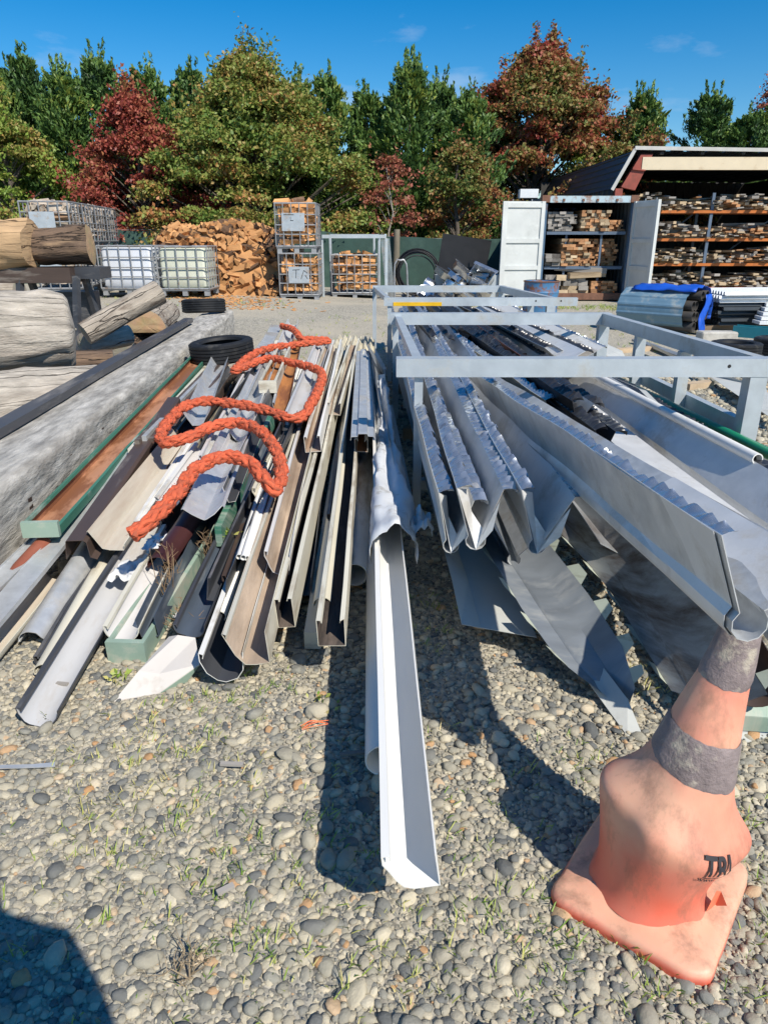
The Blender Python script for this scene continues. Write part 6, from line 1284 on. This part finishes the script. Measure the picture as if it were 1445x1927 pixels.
# stacked roofing
S0 = at(1352, 625, 0)
for k in range(9):
    z = .10 + k * .062; mb = MB(); vs = []; n_ = 44; yo = S0.y + .1 + random.uniform(-.05, .05); xo = S0.x + .02 + random.uniform(-.04, .06)
    for i in range(n_ + 1):
        zz = (0, 0, .05, .05)[i % 4]; y = yo + 1.2 * (i // 4 + (0, .45, .55, .9)[i % 4]) / (n_ / 4); vs += [(xo, y, z + zz), (xo + 2.6, y + .3, z + zz)]
    mb.add(vs, [[2 * i, 2 * i + 2, 2 * i + 3, 2 * i + 1] for i in range(n_)]); o = mb.obj('roofing_sheet', 'roof_dark' if k < 6 else 'roof_white', None, ('dark ribbed roofing sheet in the stack right of the blue tarpaulin', 'white ribbed roofing sheet on top of the dark roofing stack')[k >= 6], 'roofing sheet', 'stacked roofing sheets', recalc=False); o.modifiers.new('t', 'SOLIDIFY').thickness = .006
for y in (S0.y + .2, S0.y + 1.1): MB().box((S0.x + 1.0, y + .1, .045), (2.4, .1, .09)).obj('timber_bearer', 'bearer_wood', None, 'timber bearer under the %s of the roofing stack' % ('front' if y < S0.y + .5 else 'back'), 'timber')
for k in range(7):
    a, b_ = at(1395 + k * 4, 600 - k * 8, .2 + .06 * k), at(1470, 602 - k * 8, .2 + .06 * k); MB().bar(a - Vector((0, .5, 0)), b_ - Vector((0, .4, 0)), .35, .05).obj('cladding_length', 'roof_white', None, 'white cladding length stacked at the end of the dark roofing', 'cladding', 'white cladding beside the roofing stack')
MB().box(at(1430, 606, .07) - Vector((0, .4, 0)) + Vector((.2, 0, .0)), (1.2, .5, .14)).obj('timber_bearer', 'board_grey', None, 'grey sleeper under the white panels', 'timber')
SEED[0] += 1
mb, _ = trough(at(1380, 632, .10), at(1480, 640, .10), boxp(.2, .16), 0, .004, 6, .003, 0, 130); mb.obj('teal_channel', ['teal', 'teal'], None, 'teal blue metal channel in front of the white panels', 'channel', smooth=35)
p = at(1352, 640, .06); mb = MB(); mb.box((p.x, p.y + .1, .09), (.55, .25, .18)); o = mb.obj('concrete_block', 'concrete', None, 'pale concrete block by the weeds behind the right rail', 'block'); md = o.modifiers.new('b', 'BEVEL'); md.width = .02
for i, (u, v) in enumerate(((1400, 642), (1425, 650), (1440, 628))):
    a = at(u, v, .03); MB().bar(a, a + Vector((.8, .15 * (i - 1), .02)), .12, .02).obj('white_trim', 'roof_white', None, ['white trim strip beside the concrete block', 'white trim strip next to the worn tyres', 'white trim strip under the teal channel'][i], 'trim')

# ================================================================== TRAFFIC CONE
def cone():
    base = at(1224, 1652, .05); base.z = 0
    root = empty('traffic_cone', base, 'sun-faded crumpled orange traffic cone with grey tape bands', 'traffic cone'); th = R(-38)
    def skin():
        m = bpy.data.materials.new('cone_faded'); m.use_nodes = True; MATS['cone_faded'] = m; t = m.node_tree; N = t.nodes.new; L = t.links.new; p = t.nodes['Principled BSDF']; p.inputs['Roughness'].default_value = .5; p.inputs['Subsurface Weight'].default_value = .12; p.inputs['Subsurface Radius'].default_value = (.02, .006, .003)
        c = N('ShaderNodeTexCoord'); n = N('ShaderNodeTexNoise'); n.inputs['Scale'].default_value = 6; n.inputs['Detail'].default_value = 6; L(c.outputs['Object'], n.inputs['Vector'])
        va = N('ShaderNodeVertexColor'); va.layer_name = 'fade'; ad = N('ShaderNodeMath'); ad.operation = 'MULTIPLY_ADD'; ad.inputs[1].default_value = .9; ad.inputs[2].default_value = -.45; L(n.outputs[0], ad.inputs[0]); a2 = N('ShaderNodeMath'); a2.operation = 'ADD'; L(ad.outputs[0], a2.inputs[0]); L(va.outputs[0], a2.inputs[1])
        r = N('ShaderNodeValToRGB'); e = r.color_ramp.elements; e.new(.5); e[0].position = .1; e[0].color = (.70, .125, .07, 1); e[1].position = .5; e[1].color = (.72, .225, .15, 1); e[2].position = .9; e[2].color = (.73, .40, .265, 1); L(a2.outputs[0], r.inputs[0])
        mp_ = N('ShaderNodeMapping'); mp_.inputs['Scale'].default_value = (1, 1, .45); L(c.outputs['Object'], mp_.inputs[0]); n2 = N('ShaderNodeTexNoise'); n2.inputs['Scale'].default_value = 11; n2.inputs['Detail'].default_value = 9; n2.inputs['Roughness'].default_value = .7; L(mp_.outputs[0], n2.inputs['Vector'])
        r2 = N('ShaderNodeValToRGB'); r2.color_ramp.elements[0].position = .50; r2.color_ramp.elements[1].position = .74; r2.color_ramp.elements[1].color = (.85, .85, .85, 1); L(n2.outputs[0], r2.inputs[0]); x = N('ShaderNodeMixRGB'); x.inputs[2].default_value = (.20, .12, .08, 1); L(r2.outputs[0], x.inputs[0]); L(r.outputs[0], x.inputs[1]); L(x.outputs[0], p.inputs['Base Color'])
        b = N('ShaderNodeBump'); b.inputs['Strength'].default_value = .15; b.inputs['Distance'].default_value = .01; L(n2.outputs[0], b.inputs['Height']); L(b.outputs[0], p.inputs['Normal'])
    skin()
    def fade(o, fn):
        a = o.data.color_attributes.new('fade', 'FLOAT_COLOR', 'POINT')
        for i, v in enumerate(o.data.vertices): f = fn(v.co); a.data[i].color = (f, f, f, 1)
    # base: rounded square slab, slightly warped
    a_ = .185; rc = .045; loop = []
    for cx_, cy_, a0 in ((1, 1, 0), (-1, 1, 90), (-1, -1, 180), (1, -1, 270)):
        for k in range(6): an = R(a0 + 90 * k / 5); loop.append(Vector((cx_ * (a_ - rc) + rc * math.cos(an), cy_ * (a_ - rc) + rc * math.sin(an))))
    big = []
    for i in range(len(loop)):
        b_ = loop[(i + 1) % len(loop)]; m_ = 8 if (b_ - loop[i]).length > .1 else 1
        for k in range(m_): big.append(loop[i].lerp(b_, k / m_))
    loop = big; n = len(loop); M = Matrix.Rotation(th, 2); vs = []; lay = [(1.0, .004), (1.012, .018), (1.0, .034), (.955, .042), (.85, .044), (.72, .05), (.62, .056)]
    for s, z in lay:
        for q in loop:
            r_ = M @ (q * s); w_ = .014 * noise.noise(Vector((q.x * 9, q.y * 9, 2))) + .018 * max(0, q.x + q.y) / .3 - .012 * max(0, -q.x - q.y - .15) / .2
            if z < .03: w_ *= .5
            notch = 1 - .05 * max(0, noise.noise(Vector((q.x * 22, q.y * 22, 7)))) * (q.y < -.1)
            vs.append(base + Vector((r_.x * notch, r_.y * notch, max(.002, z + w_))))
    fs = [[i * n + k, i * n + (k + 1) % n, (i + 1) * n + (k + 1) % n, (i + 1) * n + k] for i in range(len(lay) - 1) for k in range(n)] + [list(range(n - 1, -1, -1)), [(len(lay) - 1) * n + k for k in range(n)]]
    mb = MB(); mb.add(vs, fs); o = mb.obj('base', 'cone_faded', root, smooth=45); fade(o, lambda c: .15 + .8 * sstep(.015, .04, c.z))
    # body rings: (along, dx, dy, radius, squareness, tilt)
    rings = [(.045, -.004, .0, .140, 0), (.075, -.004, .0, .127, 0), (.11, -.002, -.002, .125, .0), (.15, .003, -.005, .129, .03), (.195, .009, -.010, .137, .08), (.235, .016, -.014, .145, .14), (.268, .021, -.016, .150, .19), (.286, .024, -.014, .143, .20), (.315, .029, -.009, .121, .12), (.36, .037, -.004, .099, .04), (.42, .050, .002, .087, .0), (.49, .064, .008, .075, 0), (.56, .079, .015, .063, 0), (.61, .093, .022, .053, 0), (.66, .106, .031, .046, 0), (.71, .118, .042, .039, 0), (.745, .126, .050, .034, 0), (.75, .127, .051, .027, 0), (.71, .118, .042, .024, 0)]
    NA = 56
    def surf(s, an, out=0.):
        k = 0
        for k in range(len(rings) - 3):
            if rings[k + 1][0] >= s: break
        A, B = rings[k], rings[k + 1]; t = max(0, min(1, (s - A[0]) / (B[0] - A[0]))); g_ = [A[i] + (B[i] - A[i]) * t for i in range(5)]
        return ringpt(g_, an, out)
    def ringpt(g_, an, out=0.):
        z, dx, dy, r_, sq = g_; c_ = abs(math.cos(an - R(-16 if math.cos(an + R(16)) > 0 else -24))) ** 2 ; rr = r_ * (1 + sq * (1.25 * c_ ** 3 - .42)) * (1 + .05 * noise.noise(Vector((math.cos(an) * 1.9, math.sin(an) * 1.9, z * 9))))
        if .1 < z < .30: rr *= 1 - .06 * max(0, math.cos(3 * (an + R(40)))) ** 2 * sstep(.1, .28, z)
        rr += out; til = sstep(.14, .275, z) * (1 - sstep(.30, .60, z) * .6); zz = z - til * (.048 * math.cos(an - R(-18)) * r_ / .14)
        return base + Vector((dx + math.cos(an) * rr, dy + math.sin(an) * rr, zz))
    vs = [ringpt(g_, 2 * math.pi * k / NA) for g_ in rings for k in range(NA)]
    fs = [[i * NA + k, i * NA + (k + 1) % NA, (i + 1) * NA + (k + 1) % NA, (i + 1) * NA + k] for i in range(len(rings) - 1) for k in range(NA)]
    mb = MB(); mb.add(vs, fs); o = mb.obj('body', 'cone_faded', root, smooth=60); md = o.modifiers.new('s', 'SUBSURF'); md.levels = 1; md.render_levels = 1
    fade(o, lambda c: .42 + .30 * sstep(.12, .30, c.z + .08 * noise.noise(c * 9)) + .3 * noise.noise(c * 6))
    for s0, s1, nm in ((.40, .495, 'wide cracked grey tape band'), (.61, .735, 'grey tape wrapped round the cone tip')):
        mb = MB(); vs = []; m_ = 10
        for i in range(m_ + 1):
            for k in range(NA):
                an = 2 * math.pi * k / NA; e = (.004 * noise.noise(Vector((math.cos(an) * 5, math.sin(an) * 5, s0 * 30 + (i == 0) * 9)))) if i in (0, m_) else 0
                vs.append(surf(s0 + (s1 - s0) * i / m_ + e, an, .0035 if 0 < i < m_ else .001))
        mb.add(vs, [[i * NA + k, i * NA + (k + 1) % NA, (i + 1) * NA + (k + 1) % NA, (i + 1) * NA + k] for i in range(m_) for k in range(NA)]); b_ = mb.obj('tape_band', 'tape_grey', root, smooth=60); b_['label'] = nm
    # print on the lower body
    def word(txt, size, s0, a0, nm):
        cu = bpy.data.curves.new(nm, 'FONT'); cu.body = txt; cu.size = size; cu.offset = size * .018; ob = bpy.data.objects.new(nm, cu); COL.objects.link(ob); bpy.context.view_layer.update()
        me = bpy.data.meshes.new_from_object(ob.evaluated_get(bpy.context.evaluated_depsgraph_get())); bpy.data.objects.remove(ob)
        bm = bmesh.new(); bm.from_mesh(me); bmesh.ops.subdivide_edges(bm, edges=[e for e in bm.edges if e.calc_length() > size * .2], cuts=2); bmesh.ops.triangulate(bm, faces=bm.faces)
        mb = MB(); mb.add([surf(s0 + v.co.y * 1.25, a0 + v.co.x / .14, .0045) for v in bm.verts], [[v.index for v in f.verts] for f in bm.faces]); bm.free(); mb.obj(nm, 'print_black', root, recalc=False)
    word('TRI', .050, .252, R(-86), 'lettering'); word('www.', .018, .229, R(-88), 'small_lettering')
    mb = MB(); vs = []
    for k in range(9): an = R(-85 + 4.4 * k); vs += [surf(.243, an, .0045), surf(.246, an, .0045)]
    mb.add(vs, [[2 * k, 2 * k + 2, 2 * k + 3, 2 * k + 1] for k in range(8)]); mb.obj('print_line', 'print_black', root, recalc=False)
    mb = MB(); a0 = R(-48); p0 = surf(.06, a0, .004); vs = [p0, p0 + Vector((.03, .02, -.004)), p0 + Vector((.032, .012, .05)), p0 + Vector((.02, .01, .055)), p0 + Vector((.045, .0, .02))]; mb.add(vs, [[0, 1, 2, 3], [1, 4, 2]]); mb.obj('torn_flap', 'cone_skin', root, recalc=False)
cone()

# ================================================================== SMALL THINGS ON THE GRAVEL
def pebble(label, px, s, m, name='stone'):
    c = at(*px, 0); bm = bmesh.new(); bmesh.ops.create_icosphere(bm, subdivisions=3, radius=1)
    vs = [c + Vector((v.co.x * s[0], v.co.y * s[1], v.co.z * s[2] + s[2] * .55)) * 1 + Vector((s[0], s[1], s[2])) * .18 * noise.noise(v.co * 1.6) for v in bm.verts]; fs = [[v.index for v in f.verts] for f in bm.faces]; bm.free()
    mb = MB(); mb.add(vs, fs); mb.obj(name, m, None, label, 'stone', smooth=60)
pebble('large pale sandy stone beside the orange twine', (598, 1346), (.045, .034, .028), 'sand_stone')
mb = MB()
for k in range(5):
    a = at(572 + random.uniform(-6, 6), 1366 + k * 2, .02); b_ = at(616 + random.uniform(-6, 6), 1358 + random.uniform(-4, 5), .025); mb.tube(catmull([a, a.lerp(b_, .4) + Vector((0, random.uniform(-.01, .01), .012)), b_], .01), .0013, 4)
mb.obj('twine', 'orange_twine', None, 'wisp of orange twine next to the large sandy stone', 'twine')
for i, (u, v, l, a) in enumerate(((415, 1437, .07, .1), (440, 1665, .06, 2.2), (100, 1285, .06, .3), (640, 1420, .08, -.3))):
    p = at(u, v, .028); MB().bar(p, p + Vector((math.cos(a), -math.sin(a) * .5, .004)) * l, .014, .008).obj('wood_splinter', 'board_grey', None, ['grey wood splinter lying on the sunlit gravel by grass tufts', 'grey bark splinter tilted among bigger stones', 'brown splinter by the grey half-round gutter end', 'long splinter by the shadow of the white gutter'][i], 'splinter')
# dry weed stalks among the gutters
def weed(label, px, z, n, h, m, spread=.09):
    c = at(*px, z); mb = MB()
    for k in range(n):
        a = random.uniform(0, 6.28); r_ = random.uniform(.2, 1) * spread; hh = h * random.uniform(.5, 1.1); tip = c + Vector((math.cos(a) * r_, math.sin(a) * r_, hh)); b0 = c + Vector((random.uniform(-.02, .02), random.uniform(-.02, .02), 0)); md = b0.lerp(tip, .5) + Vector((random.uniform(-.02, .02), random.uniform(-.02, .02), .02)); mb.tube([b0, md, tip], [.0022, .0016, .0008], 4)
        for j in range(3): q = md.lerp(tip, random.random()); mb.tube([q, q + Vector((random.uniform(-.035, .035), random.uniform(-.035, .035), random.uniform(.0, .04)))], [.0012, .0006], 3)
    mb.obj('dry_weed', m, None, label, 'weed')
weed('tall dry reddish weed stalks growing between the slate gutter and green box gutter', (325, 1150), .0, 16, .30, 'weed_dry'); weed('tangle of dry stalks beside the charcoal half-round end', (345, 1190), .0, 14, .12, 'weed_dry', .12); weed('dead stalk bush under the charcoal gutter', (395, 1060), .1, 14, .14, 'weed_dry', .07); weed('thin dry stalk standing behind the squared log', (218, 672), .1, 5, .42, 'weed_dry', .05); weed('bleached dead twig lying on the near gravel', (350, 1830), .005, 12, .05, 'board_tan', .06)
def leafy(label, px, z, n, s):
    c = at(*px, z); C = np.array(c) + rng.normal(size=(n, 3)) * np.array([s, s, s * .45]) * .5; C[:, 2] = np.maximum(C[:, 2], c.z + .008); o = quads_obj('weed', leaf_quads(C - np.array(c), s * .55, .5), 'grass'); o.location = c; tag(o, label, 'weed')
leafy('small leafy green weed among dead stalks beside the green board', (425, 1005), .22, 40, .05); leafy('green leafy weed on the gravel by the green box gutter', (222, 1277), .015, 16, .05); leafy('green weed behind the large sandy stone', (606, 1326), .02, 16, .05); leafy('green leaves under the brown gutter end', (128, 1098), .03, 12, .05)
# grass in the gravel
def grass():
    T = []
    cl = [(345, 1370, .35, 70), (300, 1440, .5, 90), (420, 1310, .25, 60), (460, 1480, .45, 60), (250, 1560, .5, 50), (440, 1600, .3, 50), (560, 1560, .3, 25), (800, 1130, .18, 40), (820, 1190, .2, 25), (900, 1480, .35, 40), (880, 1600, .4, 40), (1110, 1440, .2, 40), (760, 1720, .4, 50), (620, 1780, .5, 60), (1000, 1720, .4, 50), (330, 1700, .4, 60), (110, 1120, .15, 40), (1180, 1290, .2, 40), (1400, 1560, .2, 60), (1420, 1740, .2, 50), (1330, 1860, .25, 20), (980, 1850, .4, 50), (600, 1880, .4, 25), (330, 1150, .12, 40), (430, 1030, .1, 25), (90, 1620, .4, 30), (460, 1740, .3, 30), (1120, 1840, .3, 40)]
    for u, v, s, n in cl:
        c = at(u, v, 0)
        for k in range(int(n * .6)): T.append((c.x + random.gauss(0, s * .5), c.y + random.gauss(0, s * .4), random.uniform(.5, 1.1)))
    for k in range(420):
        u, v = random.uniform(500, 1445), random.uniform(600, 680); p = at(u, v, 0); T.append((p.x, p.y, 1.6))
    for k in range(500):
        x = random.uniform(2.0, 8.5); y = 17.2 + random.gauss(0, .35) + .4 * math.sin(x); T.append((x, y, 2.4))
    for k in range(160):
        x = random.uniform(-12, -2); T.append((x, random.uniform(15, 16.5), 2.0))
    V = []
    for x, y, s in T:
        z = gz(x, y); nb = random.randint(3, 6)
        for j in range(nb):
            a = random.uniform(0, 6.28); ln = random.uniform(.012, .042) * s; le = random.uniform(.2, 1.1); d = Vector((math.cos(a) * le, math.sin(a) * le, 1)).normalized() * ln; w_ = Vector((-math.sin(a), math.cos(a), 0)) * .0016 * s; b_ = Vector((x + random.gauss(0, .012), y + random.gauss(0, .012), z + .008))
            md = b_ + d * .55; tip = b_ + d + Vector((math.cos(a), math.sin(a), -.35)) * ln * .25; V.append([b_ - w_, b_ + w_, md + w_ * .7 + (tip - md) * .3, tip])
    o = quads_obj('grass_tufts', np.array([[list(p) for p in q] for q in V]), 'grass'); tag(o, 'thin green and straw grass blades coming up through the gravel', 'grass', kind='stuff')
grass()

# ================================================================== PHOTOGRAPHER (behind the camera; only the shadow falls in view)
def person():
    bx_, by_ = -.02, -.16; SC = 1.12; v = {'pelvis': (bx_, by_, .95), 'waist': (bx_, by_, 1.12), 'chest': (bx_, by_ + .01, 1.32), 'neck': (bx_, by_ + .03, 1.47), 'head': (bx_, by_ + .06, 1.58), 'crown': (bx_, by_ + .06, 1.69),
        'shl': (bx_ - .19, by_ + .02, 1.40), 'ell': (bx_ - .20, by_ + .05, 1.14), 'wrl': (bx_ - .09, by_ + .27, 1.40), 'hal': (bx_ - .06, by_ + .305, 1.45), 'shr': (bx_ + .19, by_ + .02, 1.40), 'elr': (bx_ + .20, by_ + .05, 1.14), 'wrr': (bx_ + .09, by_ + .27, 1.40), 'har': (bx_ + .06, by_ + .305, 1.45),
        'hl': (bx_ - .10, by_, .90), 'kl': (bx_ - .12, by_ + .03, .50), 'al': (bx_ - .13, by_ - .02, .09), 'tl': (bx_ - .14, by_ + .16, .04), 'hr': (bx_ + .10, by_, .90), 'kr': (bx_ + .12, by_ + .03, .50), 'ar': (bx_ + .13, by_ - .02, .09), 'tr': (bx_ + .14, by_ + .16, .04)}
    E_ = [('pelvis', 'waist'), ('waist', 'chest'), ('chest', 'neck'), ('neck', 'head'), ('head', 'crown'), ('chest', 'shl'), ('shl', 'ell'), ('ell', 'wrl'), ('wrl', 'hal'), ('chest', 'shr'), ('shr', 'elr'), ('elr', 'wrr'), ('wrr', 'har'), ('pelvis', 'hl'), ('hl', 'kl'), ('kl', 'al'), ('al', 'tl'), ('pelvis', 'hr'), ('hr', 'kr'), ('kr', 'ar'), ('ar', 'tr')]
    v = {k: (x, y, z * SC) for k, (x, y, z) in v.items()}
    for k in ('wrl', 'hal', 'wrr', 'har'): v[k] = (v[k][0], min(v[k][1], -.05), v[k][2] / SC)
    rad = {'pelvis': .16, 'waist': .145, 'chest': .16, 'neck': .06, 'head': .098, 'crown': .07, 'sh': .075, 'el': .05, 'wr': .035, 'ha': .035, 'h': .09, 'k': .06, 'a': .045, 't': .04}
    ks = list(v); o0 = Vector((bx_, by_, 0)); me = bpy.data.meshes.new('person'); me.from_pydata([tuple(Vector(v[k]) - o0) for k in ks], [(ks.index(a), ks.index(b_)) for a, b_ in E_], []); o = bpy.data.objects.new('person', me); COL.objects.link(o); o.location = o0
    md = o.modifiers.new('skin', 'SKIN'); 
    for i, k in enumerate(ks):
        r_ = rad.get(k) or rad.get(k[:-1]); me.skin_vertices[0].data[i].radius = (r_, r_); me.skin_vertices[0].data[i].use_root = k == 'pelvis'
    o.modifiers.new('sub', 'SUBSURF').levels = 1; me.materials.append(MATS['cloth_dark']); tag(o, 'person in dark clothes standing behind the viewpoint, only the shadow visible on the gravel', 'person')
person()
